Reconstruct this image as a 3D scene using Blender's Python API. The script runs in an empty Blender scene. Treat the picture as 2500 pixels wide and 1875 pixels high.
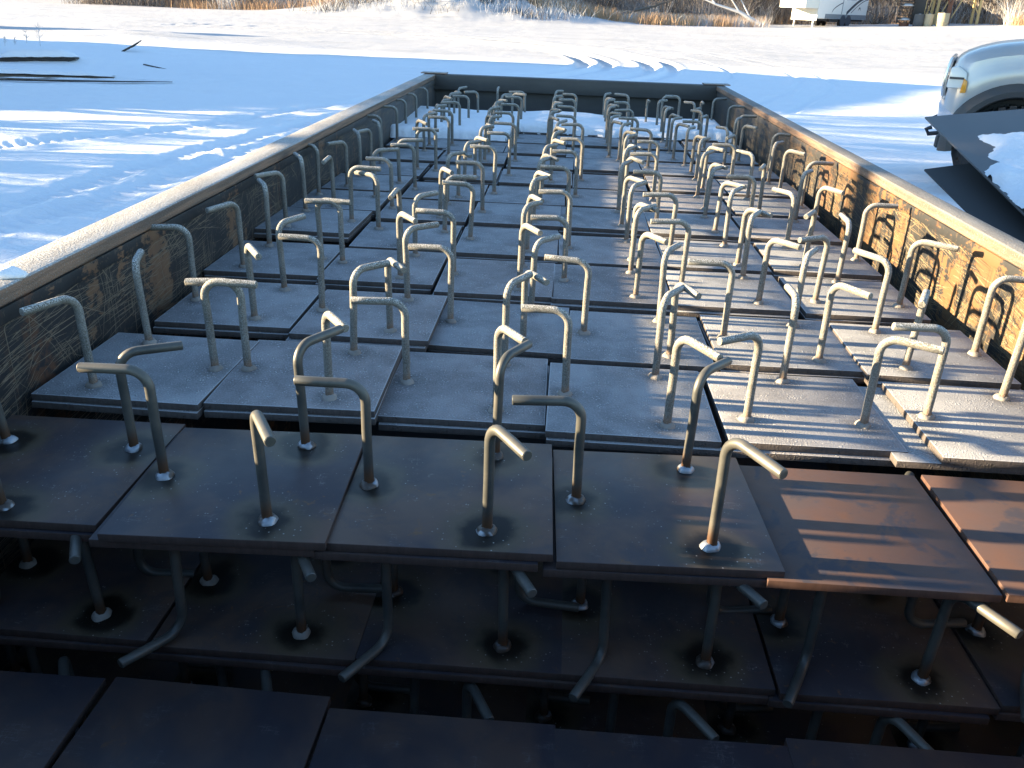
import bpy, bmesh, math, random
import numpy as np
from mathutils import Vector, Matrix, Euler
R = math.radians
random.seed(7)
rng = np.random.default_rng(11)
scene = bpy.context.scene
COL = scene.collection

# ------------------------------------------------------------------ camera
def make_camera():
    pitch, yaw, roll = R(24.76013), R(2.96702), R(2.10781)
    fw = Vector((-math.sin(yaw)*math.cos(pitch), math.cos(yaw)*math.cos(pitch), -math.sin(pitch)))
    r0 = Vector((math.cos(yaw), math.sin(yaw), 0))
    u0 = r0.cross(fw)
    r = math.cos(roll)*r0 + math.sin(roll)*u0
    u = -math.sin(roll)*r0 + math.cos(roll)*u0
    cam = bpy.data.cameras.new('camera')
    o = bpy.data.objects.new('camera', cam)
    COL.objects.link(o)
    m = Matrix((r, u, -fw)).transposed().to_4x4()
    m.translation = Vector((0.0834, -0.99390, 0.66881))
    o.matrix_world = m
    cam.sensor_width = 36.0
    cam.lens = 36.0*2007.83/2500.0
    cam.clip_start = 0.05
    cam.clip_end = 2000
    scene.camera = o
make_camera()

# ------------------------------------------------------------------ light
SUN_EL, SUN_AZ = R(10.3), R(-0.8)     # the light travels towards +x
SUN_STRENGTH, SKY_STRENGTH, EXPOSURE = 5.0, 0.082, 2.66
world = bpy.data.worlds.new('World')
scene.world = world
world.use_nodes = True
wn = world.node_tree.nodes; wl = world.node_tree.links
bg = wn['Background']
sky = wn.new('ShaderNodeTexSky')
sky.sky_type = 'NISHITA'
sky.sun_disc = False
sky.sun_elevation = SUN_EL
sky.sun_rotation = R(270)
sky.altitude = 200
sky.air_density = 1.0
sky.dust_density = 0.1
sky.ozone_density = 2.5
wl.new(sky.outputs[0], bg.inputs[0])
bg.inputs[1].default_value = SKY_STRENGTH
sl = bpy.data.lights.new('sun', 'SUN')
sl.energy = SUN_STRENGTH
sl.angle = R(0.53)
sl.color = (1.0, 0.79, 0.50)
so = bpy.data.objects.new('sun', sl)
COL.objects.link(so)
sdir = Vector((math.cos(SUN_EL)*math.cos(SUN_AZ), math.cos(SUN_EL)*math.sin(SUN_AZ), -math.sin(SUN_EL)))
so.rotation_euler = sdir.to_track_quat('-Z', 'Y').to_euler()
so.location = (-8, 2, 6)
scene.view_settings.view_transform = 'Standard'
scene.view_settings.look = 'None'
scene.view_settings.gamma = 1.0
scene.view_settings.use_curve_mapping = False
scene.view_settings.exposure = EXPOSURE
scene.cycles.max_bounces = 6

# ------------------------------------------------------------------ node helper
class NT:
    def __init__(s, name):
        s.m = bpy.data.materials.new(name)
        s.m.use_nodes = True
        s.n = s.m.node_tree.nodes; s.l = s.m.node_tree.links
        s.p = s.n['Principled BSDF']
    def val(s, x, sock):
        if isinstance(x, (int, float)): sock.default_value = x
        elif isinstance(x, (tuple, list)):
            sock.default_value = tuple(x)+(1.0,) if (len(x) == 3 and len(sock.default_value) == 4) else tuple(x)
        else: s.l.new(x, sock)
    def obj(s): return s.n.new('ShaderNodeTexCoord').outputs['Object']
    def pos(s): return s.n.new('ShaderNodeNewGeometry').outputs['Position']
    def nz(s):
        g = s.n.new('ShaderNodeNewGeometry'); x = s.n.new('ShaderNodeSeparateXYZ')
        s.l.new(g.outputs['Normal'], x.inputs[0]); return x.outputs[2]
    def rand(s): return s.n.new('ShaderNodeObjectInfo').outputs['Random']
    def xyz(s, v):
        x = s.n.new('ShaderNodeSeparateXYZ'); s.l.new(v, x.inputs[0]); return x.outputs
    def math(s, op, a, b=0.0, c=0.0, clamp=False):
        m = s.n.new('ShaderNodeMath'); m.operation = op; m.use_clamp = clamp
        s.val(a, m.inputs[0]); s.val(b, m.inputs[1])
        if op in ('MULTIPLY_ADD', 'SMOOTH_MIN', 'SMOOTH_MAX', 'COMPARE'): s.val(c, m.inputs[2])
        return m.outputs[0]
    def vmath(s, op, a, b):
        m = s.n.new('ShaderNodeVectorMath'); m.operation = op
        s.val(a, m.inputs[0]); s.val(b, m.inputs[1])
        return m.outputs['Value'] if op in ('LENGTH', 'DISTANCE', 'DOT_PRODUCT') else m.outputs[0]
    def map(s, v, scale=(1, 1, 1), rot=(0, 0, 0), loc=(0, 0, 0)):
        m = s.n.new('ShaderNodeMapping'); s.l.new(v, m.inputs[0])
        s.val(scale, m.inputs['Scale']); s.val(rot, m.inputs['Rotation']); s.val(loc, m.inputs['Location'])
        return m.outputs[0]
    def noise(s, v, scale, detail=3.0, rough=0.55, dist=0.0, w=None):
        m = s.n.new('ShaderNodeTexNoise')
        if w is not None:
            m.noise_dimensions = '4D'; s.val(w, m.inputs['W'])
        s.l.new(v, m.inputs['Vector'])
        m.inputs['Scale'].default_value = scale; m.inputs['Detail'].default_value = detail
        m.inputs['Roughness'].default_value = rough; m.inputs['Distortion'].default_value = dist
        return m.outputs['Fac']
    def voro(s, v, scale, feat='F1'):
        m = s.n.new('ShaderNodeTexVoronoi'); m.feature = feat
        s.l.new(v, m.inputs['Vector']); m.inputs['Scale'].default_value = scale
        return m.outputs['Distance']
    def step(s, x, a, b):     # smooth 0..1 between a and b
        m = s.n.new('ShaderNodeMapRange'); m.interpolation_type = 'SMOOTHSTEP'
        s.val(x, m.inputs[0]); m.inputs[1].default_value = a; m.inputs[2].default_value = b
        return m.outputs[0]
    def mix(s, f, a, b):
        m = s.n.new('ShaderNodeMix'); m.data_type = 'RGBA'
        s.val(f, m.inputs[0]); s.val(a, m.inputs[6]); s.val(b, m.inputs[7])
        return m.outputs[2]
    def bump(s, h, strength=0.3, dist=0.01):
        m = s.n.new('ShaderNodeBump'); m.inputs['Strength'].default_value = strength
        m.inputs['Distance'].default_value = dist
        s.l.new(h, m.inputs['Height']); s.l.new(m.outputs[0], s.p.inputs['Normal'])
    def out(s, color=None, rough=None, metal=None, spec=None):
        if color is not None: s.val(color, s.p.inputs['Base Color'])
        if rough is not None: s.val(rough, s.p.inputs['Roughness'])
        if metal is not None: s.val(metal, s.p.inputs['Metallic'])
        if spec is not None: s.val(spec, s.p.inputs['Specular IOR Level'])
        return s.m

def plain(name, col, rough=0.6, metal=0.0, var=0.15, scale=6.0):
    t = NT(name); v = t.obj()
    n = t.noise(v, scale, 4.0)
    c2 = tuple(min(1, c*(1+var)) for c in col); c1 = tuple(c*(1-var) for c in col)
    return t.out(t.mix(n, c1, c2), rough, metal)

ROD_R = 0.122
RODS = [(-ROD_R, 0.0, 180.0), (ROD_R*0.5, -ROD_R*0.866, -60.0), (ROD_R*0.5, ROD_R*0.866, 60.0)]

def ring_dist(t, v):
    ds = []
    flat = t.vmath('MULTIPLY', v, (1, 1, 0))
    for x, y, a in RODS:
        ds.append(t.vmath('DISTANCE', flat, (x, y, 0)))
    return t.math('MINIMUM', t.math('MINIMUM', ds[0], ds[1]), ds[2])

def mat_plate(kind):
    t = NT('plate_'+kind); v = t.obj(); r = t.rand()
    w = t.math('MULTIPLY', r, 40.0)
    big = t.noise(v, 5.0, 4.0, 0.6, 0.4, w)
    mid = t.noise(v, 22.0, 4.0, 0.6, 0.0, w)
    top = t.step(t.nz(), 0.5, 0.85)
    grain = t.noise(v, 300.0, 3.0, 0.7)
    if kind.startswith('clean') or kind.startswith('bare'):
        base = t.mix(t.step(big, 0.38, 0.62), (0.044, 0.038, 0.044), (0.120, 0.076, 0.055))
        base = t.mix(t.math('MULTIPLY', t.step(t.noise(v, 11.0, 5.0, 0.65, 0.8, w), 0.50, 0.62), 0.55), base, (0.056, 0.050, 0.054))
        rust = t.step(t.noise(v, 40.0, 5.0, 0.7, 0.6, w), 0.58, 0.68)
        rust = t.math('MULTIPLY', rust, t.step(t.noise(v, 6.0, 3.0, 0.5, 0.3, t.math('ADD', w, 9.0)), 0.50, 0.60))
        base = t.mix(t.math('MULTIPLY', rust, 0.8), base, (0.17, 0.085, 0.035))
        pale = t.step(t.noise(v, 16.0, 6.0, 0.72, 0.8, t.math('ADD', w, 5.0)), 0.63, 0.68)
        base = t.mix(t.math('MULTIPLY', pale, 0.55), base, (0.17, 0.145, 0.13))
        for sx, sy, ro, th in ((14, 150, 0.5, 0.55), (150, 11, -0.3, 0.58), (30, 120, 1.2, 0.60)):
            scr = t.noise(t.map(v, (sx, sy, 1), (0, 0, ro)), 1.0, 3.0, 0.6, 0.5, w)
            scr = t.math('MULTIPLY', t.step(t.math('ABSOLUTE', t.math('SUBTRACT', scr, 0.5)), 0.014, 0.0), t.step(mid, th, th+0.1))
            base = t.mix(t.math('MULTIPLY', scr, 0.6), base, (0.20, 0.18, 0.165))
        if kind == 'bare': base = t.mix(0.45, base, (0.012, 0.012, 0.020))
        rough = t.math('MULTIPLY_ADD', mid, 0.25, 0.30)
        if kind.startswith('clean'):
            d = ring_dist(t, v)
            dn = t.math('ADD', d, t.math('ADD', t.math('MULTIPLY', t.math('SUBTRACT', mid, 0.5), 0.05), t.math('MULTIPLY', t.math('SUBTRACT', t.noise(v, 9.0, 2.0, 0.5, 0.0, w), 0.5), 0.07)))
            base = t.mix(t.math('MULTIPLY', t.step(dn, 0.085, 0.040), 0.75), base, (0.095, 0.072, 0.042))
            base = t.mix(t.math('MULTIPLY', t.step(dn, 0.050, 0.024), 0.92), base, (0.005, 0.004, 0.003))
            sp = t.step(t.voro(v, 110.0), 0.16, 0.08)
            sp = t.math('MULTIPLY', sp, t.math('MULTIPLY', t.step(d, 0.16, 0.04), t.step(mid, 0.47, 0.56)))
            base = t.mix(t.math('MULTIPLY', sp, 0.8), base, (0.36, 0.34, 0.31))
        side = (0.075, 0.05, 0.042)
        hb = grain
        st, di = 0.08, 0.001
    elif kind == 'rusty':
        base = t.mix(t.step(big, 0.40, 0.66), (0.105, 0.056, 0.038), (0.080, 0.055, 0.048))
        mill = t.math('MAXIMUM', t.step(t.noise(v, 7.0, 5.0, 0.6, 1.2, w), 0.54, 0.60), t.math('MULTIPLY', t.step(t.noise(v, 26.0, 5.0, 0.7, 0.8, w), 0.60, 0.66), 0.6))
        base = t.mix(t.math('MULTIPLY', mill, 0.8), base, (0.038, 0.038, 0.048))
        base = t.mix(t.math('MULTIPLY', t.step(mid, 0.6, 0.75), 0.5), base, (0.135, 0.062, 0.03))
        rough = t.math('MULTIPLY_ADD', mid, 0.25, 0.42)
        side = (0.10, 0.055, 0.040)
        hb = grain; st, di = 0.1, 0.001
    else:                                            # frosted
        tint = t.mix(t.step(t.math('FRACT', t.math('MULTIPLY', r, 7.3)), 0.45, 0.95), (0.215, 0.218, 0.225), (0.205, 0.172, 0.163))
        base = t.mix(t.step(t.math('ADD', t.math('MULTIPLY', big, 0.6), t.math('MULTIPLY', t.noise(v, 13.0, 5.0, 0.65, 0.6, w), 0.4)), 0.36, 0.62), t.mix(0.52, tint, (0.07, 0.07, 0.072)), t.mix(0.30, tint, (0.46, 0.46, 0.46)))
        d = ring_dist(t, v)
        dn = t.math('ADD', d, t.math('MULTIPLY', t.math('SUBTRACT', mid, 0.5), 0.03))
        base = t.mix(t.math('MULTIPLY', t.step(dn, 0.048, 0.016), 0.55), base, (0.075, 0.066, 0.056))
        cr = t.step(t.voro(v, 170.0), 0.36, 0.14)
        cr = t.math('MULTIPLY', cr, t.math('ADD', t.step(t.noise(v, 46.0, 3.0, 0.6, 0.0, w), 0.46, 0.66), t.math('MULTIPLY', t.step(dn, 0.07, 0.03), 0.35), 0, True))
        base = t.mix(t.math('MULTIPLY', cr, 0.72), base, (0.80, 0.80, 0.80))
        ax = t.xyz(v)
        ed = t.math('MAXIMUM', t.math('ABSOLUTE', ax[0]), t.math('ABSOLUTE', ax[1]))
        base = t.mix(t.math('MULTIPLY', t.step(ed, 0.1490, 0.1518), 0.55), base, (0.52, 0.52, 0.52))
        fine = t.step(grain, 0.35, 0.75)
        base = t.mix(t.math('MULTIPLY', fine, 0.30), base, (0.60, 0.60, 0.60))
        rough = 0.75
        side = (0.095, 0.078, 0.070)
        hb = t.math('ADD', t.math('MULTIPLY', cr, 1.0), t.math('MULTIPLY', grain, 0.6))
        st, di = 0.9, 0.0035
    sn = t.noise(t.map(v, (60, 60, 8)), 3.0, 3.0)
    sidec = t.mix(sn, tuple(c*0.55 for c in side), tuple(c*1.3 for c in side))
    col = t.mix(top, sidec, base)
    t.bump(hb, st, di)
    return t.out(col, rough, 0.0, 0.32 if (kind.startswith('clean') or kind.startswith('bare') or kind == 'rusty') else 0.5)

def mat_rod(kind):
    t = NT('rod_'+kind); v = t.obj(); w = t.math('MULTIPLY', t.rand(), 30.0)
    n = t.noise(v, 14.0, 4.0, 0.6, 0.2, w)
    z = t.xyz(v)[2]
    if kind == 'clean':
        base = t.mix(t.step(n, 0.35, 0.65), (0.060, 0.062, 0.058), (0.115, 0.108, 0.092))
        base = t.mix(t.math('MULTIPLY', t.step(t.noise(v, 40.0, 4.0, 0.7, 0.0, w), 0.62, 0.75), 0.6), base, (0.16, 0.09, 0.05))
        base = t.mix(t.math('MULTIPLY', t.step(z, 0.045, 0.012), 0.9), base, (0.095, 0.044, 0.020))
        rough = t.math('MULTIPLY_ADD', n, 0.2, 0.36)
        t.bump(t.noise(v, 300.0, 2.0), 0.08, 0.001)
        return t.out(base, rough, 0.25, 0.5)
    g = t.noise(v, 480.0, 2.0)
    up = t.step(t.nz(), -0.2, 0.9)
    base = t.mix(t.step(n, 0.3, 0.7), (0.125, 0.116, 0.096), (0.20, 0.188, 0.16))
    cr = t.math('MULTIPLY', t.step(g, 0.42, 0.66), t.math('MULTIPLY_ADD', up, 0.68, 0.10))
    base = t.mix(cr, base, (0.72, 0.71, 0.68))
    bare = t.math('MULTIPLY', t.step(g, 0.42, 0.30), 0.6)
    base = t.mix(bare, base, (0.06, 0.055, 0.046))
    base = t.mix(t.math('MULTIPLY', t.step(z, 0.030, 0.006), 0.55), base, (0.24, 0.13, 0.07))
    t.bump(g, 0.55, 0.0025)
    return t.out(base, 0.8, 0.0, 0.3)

def mat_weld(kind):
    t = NT('weld_'+kind); v = t.obj()
    n = t.noise(v, 34.0, 2.0, 0.5, 0.0, t.math('MULTIPLY', t.rand(), 20.0))
    f = t.noise(v, 400.0, 2.0)
    if kind == 'clean':
        c = t.mix(t.step(n, 0.47, 0.53), (0.055, 0.040, 0.030), (0.30, 0.32, 0.345))
        t.bump(f, 0.15, 0.001)
        m = t.math('MULTIPLY', t.step(n, 0.47, 0.53), 0.6)
        return t.out(c, 0.42, m)
    c = t.mix(n, (0.13, 0.11, 0.09), (0.36, 0.33, 0.29))
    t.bump(f, 0.5, 0.002)
    return t.out(c, 0.75, 0.0)

def mat_wall(name, tan, amount):
    t = NT(name); v = t.obj()
    black = t.mix(t.noise(v, 30.0, 4.0), (0.012, 0.013, 0.014), (0.034, 0.033, 0.032))
    area = t.noise(t.map(v, (1, 3.4, 1.5), (0.08, 0, 0)), 1.3, 3.0, 0.55, 0.2)
    up = t.noise(t.map(v, (1, 13, 1.6)), 1.0, 4.0, 0.65, 0.3)
    fleck = t.noise(t.map(v, (1, 1.0, 1.5), (0.3, 0, 0)), 34.0, 5.0, 0.72, 0.3)
    lay = t.noise(t.map(v, (1, 2.0, 60), (0.12, 0, 0)), 1.6, 4.0, 0.7, 0.3)
    sm = t.math('ADD', t.math('ADD', t.math('MULTIPLY', area, 0.42), t.math('MULTIPLY', up, 0.22)), t.math('ADD', t.math('MULTIPLY', fleck, 0.22), t.math('MULTIPLY', lay, 0.14)))
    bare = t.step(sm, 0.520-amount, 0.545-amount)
    rustc = t.mix(t.noise(v, 14.0, 5.0, 0.65), tuple(c*0.60 for c in tan), (tan[0]*1.05, tan[1]*0.72, tan[2]*0.5))
    col = t.mix(bare, black, rustc)
    haze = t.step(t.noise(v, 55.0, 5.0, 0.7), 0.56, 0.66)
    col = t.mix(t.math('MULTIPLY', haze, 0.45), col, tuple(c*0.7 for c in tan))
    drip = t.step(t.noise(t.map(v, (1, 8.0, 0.6)), 1.0, 4.0, 0.6, 0.2), 0.58, 0.66)
    col = t.mix(t.math('MULTIPLY', t.math('MULTIPLY', drip, t.step(fleck, 0.40, 0.56)), 0.75), col, (tan[0]*0.62, tan[1]*0.38, tan[2]*0.28))
    film = t.math('MULTIPLY', t.step(t.xyz(v)[1], 1.6, 3.8), t.math('MULTIPLY_ADD', t.noise(t.map(v, (1, 1.5, 5)), 3.0, 4.0, 0.6), 0.7, 0.25))
    col = t.mix(film, col, (0.105, 0.102, 0.098))
    t.bump(t.noise(v, 160.0, 3.0), 0.2, 0.001)
    return t.out(col, 0.6, 0.0, 0.35)

def mat_rim(k=1.0):
    t = NT('frosted_rim'); v = t.obj()
    top = t.step(t.nz(), 0.35, 0.8)
    n = t.noise(t.map(v, (6, 1.2, 6)), 2.0, 5.0, 0.6)
    g = t.noise(v, 300.0, 2.0)
    c = t.mix(t.step(n, 0.35, 0.68), (0.27*k, 0.25*k, 0.225*k), (0.42*k, 0.40*k, 0.37*k))
    c = t.mix(t.math('MULTIPLY', t.step(t.noise(t.map(v, (9, 1.0, 9)), 3.0, 4.0, 0.65), 0.60, 0.70), 0.6), c, (0.10, 0.085, 0.075))
    c = t.mix(t.math('MULTIPLY', t.step(g, 0.48, 0.68), 0.6*k), c, (0.78*k, 0.77*k, 0.74*k))
    rn = t.noise(t.map(v, (5, 1.5, 40)), 2.0, 4.0, 0.6)
    s = t.mix(t.step(rn, 0.35, 0.65), (0.11, 0.075, 0.055), (0.27, 0.16, 0.10))
    s = t.mix(t.math('MULTIPLY', t.step(g, 0.52, 0.72), 0.3), s, (0.5, 0.46, 0.4))
    t.bump(g, 0.9, 0.0035)
    return t.out(t.mix(top, s, c), 0.75)

def mat_snow():
    t = NT('snow'); v = t.pos()
    n = t.noise(v, 0.35, 5.0, 0.6)
    c = t.mix(n, (0.80, 0.81, 0.83), (0.88, 0.88, 0.88))
    # grit and ice in thin places; sunlit far field darkened against clipping
    m = t.noise(t.map(v, (0.5, 1.6, 1)), 0.55, 6.0, 0.68, 0.4)
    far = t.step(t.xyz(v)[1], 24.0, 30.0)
    c = t.mix(far, c, t.mix(t.noise(t.map(v, (0.25, 0.6, 1)), 1.2, 6.0, 0.7), (0.41, 0.41, 0.415), (0.54, 0.54, 0.545)))  # whole sunlit far field toned down in colour so it stays below white
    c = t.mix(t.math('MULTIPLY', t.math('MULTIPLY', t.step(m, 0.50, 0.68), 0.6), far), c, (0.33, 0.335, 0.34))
    h = t.math('ADD', t.math('MULTIPLY', t.noise(t.map(v, (1, 1.8, 1)), 9.0, 5.0, 0.65), 0.8), t.math('MULTIPLY', t.noise(v, 60.0, 3.0, 0.6), 0.12))
    t.bump(h, 0.5, 0.05)
    return t.out(c, 0.65, 0.0, 0.3)

M = dict(
    frost=mat_plate('frosted'), clean=mat_plate('clean'), bare=mat_plate('bare'), rusty=mat_plate('rusty'),
    rodf=mat_rod('frost'), rodc=mat_rod('clean'), weldf=mat_weld('frost'), weldc=mat_weld('clean'),
    wall_l=mat_wall('scratched_wall_brown', (0.21, 0.145, 0.095), -0.015),
    wall_r=mat_wall('scratched_wall_tan', (0.175, 0.116, 0.060), 0.008),
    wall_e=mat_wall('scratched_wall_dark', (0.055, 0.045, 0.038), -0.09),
    scr_l=plain('tan_scratch', (0.23, 0.175, 0.118), 0.7), scr_r=plain('pale_scratch', (0.26, 0.19, 0.105), 0.7), scr_d=plain('dark_scuff', (0.022, 0.021, 0.020), 0.6),
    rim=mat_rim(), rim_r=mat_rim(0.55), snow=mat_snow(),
    dark=plain('dark_steel', (0.020, 0.020, 0.022), 0.5),
    sheetshade=plain('sheet_shaded', (0.028, 0.027, 0.026), 0.6),  # same steel; the shade under the upper sheet is put into the colour
    sheet=plain('sheet_steel', (0.105, 0.103, 0.100), 0.45, 0.0, 0.2, 3.0),
    timber=plain('old_timber', (0.11, 0.085, 0.065), 0.85, 0.0, 0.4, 12.0),
    darkbeam=plain('dark_beam', (0.030, 0.027, 0.026), 0.7, 0.0, 0.5, 5.0),
)

# ------------------------------------------------------------------ mesh helpers
class MB:
    def __init__(s): s.v = []; s.f = []
    def add(s, vs, fs):
        o = len(s.v); s.v += [tuple(p) for p in vs]; s.f += [tuple(i+o for i in q) for q in fs]
    def box(s, a, b):
        x0, y0, z0 = a; x1, y1, z1 = b
        s.add([(x0,y0,z0),(x1,y0,z0),(x1,y1,z0),(x0,y1,z0),(x0,y0,z1),(x1,y0,z1),(x1,y1,z1),(x0,y1,z1)],
              [(0,3,2,1),(4,5,6,7),(0,1,5,4),(1,2,6,5),(2,3,7,6),(3,0,4,7)])
    def obox(s, c, ax, ay, az):      # centre and three half-axis vectors
        c = Vector(c); ax = Vector(ax); ay = Vector(ay); az = Vector(az)
        s.add([c-ax-ay-az,c+ax-ay-az,c+ax+ay-az,c-ax+ay-az,c-ax-ay+az,c+ax-ay+az,c+ax+ay+az,c-ax+ay+az],
              [(0,3,2,1),(4,5,6,7),(0,1,5,4),(1,2,6,5),(2,3,7,6),(3,0,4,7)])
    def tube(s, pts, rad, n=8, caps=True):
        pts = [Vector(p) for p in pts]
        if not isinstance(rad, (list, tuple)): rad = [rad]*len(pts)
        up = None; vs = []; fs = []
        for i, p in enumerate(pts):
            d = (pts[min(i+1, len(pts)-1)] - pts[max(i-1, 0)]).normalized()
            if up is None:
                up = d.orthogonal().normalized()
            else:
                up = (up - d*up.dot(d))
                up = up.normalized() if up.length > 1e-6 else d.orthogonal().normalized()
            b = d.cross(up)
            for k in range(n):
                a = 2*math.pi*k/n
                vs.append(p + (up*math.cos(a) + b*math.sin(a))*rad[i])
        for i in range(len(pts)-1):
            for k in range(n):
                k2 = (k+1) % n
                fs.append((i*n+k, i*n+k2, (i+1)*n+k2, (i+1)*n+k))
        if caps:
            fs.append(tuple(range(n-1, -1, -1))); o = (len(pts)-1)*n
            fs.append(tuple(range(o, o+n)))
        s.add(vs, fs)
    def lathe(s, prof, c=(0,0,0), n=16, axis='Z'):
        vs = []; fs = []
        for r_, z in prof:
            for k in range(n):
                a = 2*math.pi*k/n
                p = (r_*math.cos(a), r_*math.sin(a), z)
                if axis == 'Y': p = (p[0], p[2], p[1])
                if axis == 'X': p = (p[2], p[0], p[1])
                vs.append((c[0]+p[0], c[1]+p[1], c[2]+p[2]))
        for i in range(len(prof)-1):
            for k in range(n):
                k2 = (k+1) % n
                fs.append((i*n+k, i*n+k2, (i+1)*n+k2, (i+1)*n+k))
        fs.append(tuple(range(n-1, -1, -1))); o = (len(prof)-1)*n
        fs.append(tuple(range(o, o+n)))
        s.add(vs, fs)
    def prism(s, poly, y0, y1, axis='Y'):    # polygon in (a, z), pushed along an axis
        n = len(poly); vs = []
        for q in (y0, y1):
            for a, z in poly:
                vs.append((a, q, z) if axis == 'Y' else (q, a, z))
        fs = [tuple(range(n)), tuple(range(2*n-1, n-1, -1))]
        for k in range(n):
            k2 = (k+1) % n
            fs.append((k, n+k, n+k2, k2))
        s.add(vs, fs)
    def mesh(s, name, smooth=False, bevel=0.0, segs=2, angle=0.6, fix=False):
        me = bpy.data.meshes.new(name)
        me.from_pydata(s.v, [], s.f)
        if bevel or fix:
            bm = bmesh.new(); bm.from_mesh(me)
            bmesh.ops.recalc_face_normals(bm, faces=bm.faces)
            if bevel:
                es = [e for e in bm.edges if len(e.link_faces) == 2 and e.calc_face_angle(0) > angle]
                bmesh.ops.bevel(bm, geom=es, offset=bevel, segments=segs, affect='EDGES', profile=0.5)
            bm.to_mesh(me); bm.free()
        if smooth:
            me.polygons.foreach_set('use_smooth', [True]*len(me.polygons))
            try: me.set_sharp_from_angle(angle=0.7)
            except Exception: pass
        me.update()
        return me

def link(name, me, mat=None, parent=None):
    o = bpy.data.objects.new(name, me)
    COL.objects.link(o)
    if mat is not None:
        if not me.materials: me.materials.append(mat)
        elif me.materials[0] != mat:
            o.material_slots[0].link = 'OBJECT'; o.material_slots[0].material = mat
    if parent is not None: o.parent = parent
    return o
def tag(o, label=None, cat=None, group=None, kind=None):
    if label: o['label'] = label
    if cat: o['category'] = cat
    if group: o['group'] = group
    if kind: o['kind'] = kind
    return o
def thing(name, loc=(0,0,0), rot=(0,0,0), label=None, cat=None, group=None):
    o = bpy.data.objects.new(name, None); COL.objects.link(o)
    o.empty_display_size = 0.1
    o.location = loc; o.rotation_euler = rot
    return tag(o, label, cat, group)

# value noise with numpy
def vnoise(x, y, seed=0):
    xi = np.floor(x).astype(np.int64); yi = np.floor(y).astype(np.int64)
    fx = x-xi; fy = y-yi
    fx = fx*fx*fx*(fx*(fx*6-15)+10); fy = fy*fy*fy*(fy*(fy*6-15)+10)
    def h(a, b):
        n = (a*374761393 + b*668265263 + seed*974634777) & 0x7fffffff
        n = ((n ^ (n >> 13))*1274126177) & 0x7fffffff
        return ((n ^ (n >> 16)) & 0xffff)/65535.0
    return (h(xi,yi)*(1-fx)+h(xi+1,yi)*fx)*(1-fy) + (h(xi,yi+1)*(1-fx)+h(xi+1,yi+1)*fx)*fy - 0.5
def fbm(x, y, oct=4, seed=0, gain=0.5):
    t = 0; a = 1.0
    for i in range(oct):
        t = t + a*vnoise(x*2**i, y*2**i, seed+i*17); a *= gain
    return t
def sstep(x, a, b):
    t = np.clip((x-a)/(b-a), 0, 1); return t*t*(3-2*t)

# ------------------------------------------------------------------ snow ground
GZ = -0.95
def catmull(pts, n=10):
    P = [np.array(p, float) for p in pts]; P = [2*P[0]-P[1]]+P+[2*P[-1]-P[-2]]
    out = []
    for i in range(1, len(P)-2):
        for k in range(n):
            t = k/n
            out.append(0.5*((2*P[i])+(-P[i-1]+P[i+1])*t+(2*P[i-1]-5*P[i]+4*P[i+1]-P[i+2])*t*t+(-P[i-1]+3*P[i]-3*P[i+1]+P[i+2])*t**3))
    out.append(P[-2]); return np.array(out)
def offset(line, d):
    t = np.gradient(line, axis=0); t /= np.linalg.norm(t, axis=1)[:, None]+1e-9
    return line + np.stack([t[:,1], -t[:,0]], 1)*d
arc = catmull([(-2.4,17.5),(-1.2,20.5),(0.09,23.6),(0.5,26.3),(0.55,28.5),(0.15,31.3),(-0.94,34.4),(-3.4,37.6),(-6.4,39.6),(-12,41.5),(-20,42.5)], 8)
left1 = catmull([(-9.5,5.0),(-7.6,6.9),(-6.28,8.18),(-5.5,9.2),(-4.63,10.7),(-4.19,11.9),(-3.59,13.3),(-2.9,15.6),(-2.4,18.0)], 8)
left2 = catmull([(-5.6,2.6),(-4.95,4.2),(-4.5,5.6),(-4.28,6.8),(-4.12,7.8),(-3.97,9.0),(-3.6,10.6),(-3.0,12.3),(-2.0,14.6)], 8)
TRACKS = [(arc,0.22,0.08,0),(offset(arc,0.75),0.20,0.07,0),(offset(arc,2.05),0.22,0.08,0),(offset(arc,2.75),0.20,0.07,0),
          (offset(arc,4.4),0.10,0.025,0),(offset(arc,6.2),0.10,0.02,0),(offset(arc,7.0),0.10,0.02,0),
          (left1,0.17,0.032,1),(left2,0.17,0.036,1),(offset(left2,0.55),0.15,0.022,1)]
MOUNDS = [(-13.0,19.15,1.9,0.6,0.27),(-10.5,15.75,1.7,0.42,0.13),(-13.6,24.4,2.2,1.3,0.16),(-17.5,22.5,3.0,2.0,0.35),
          (-6.6,17.5,3.0,3.0,0.06),(-16,30,6,2.5,0.30)]
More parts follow.
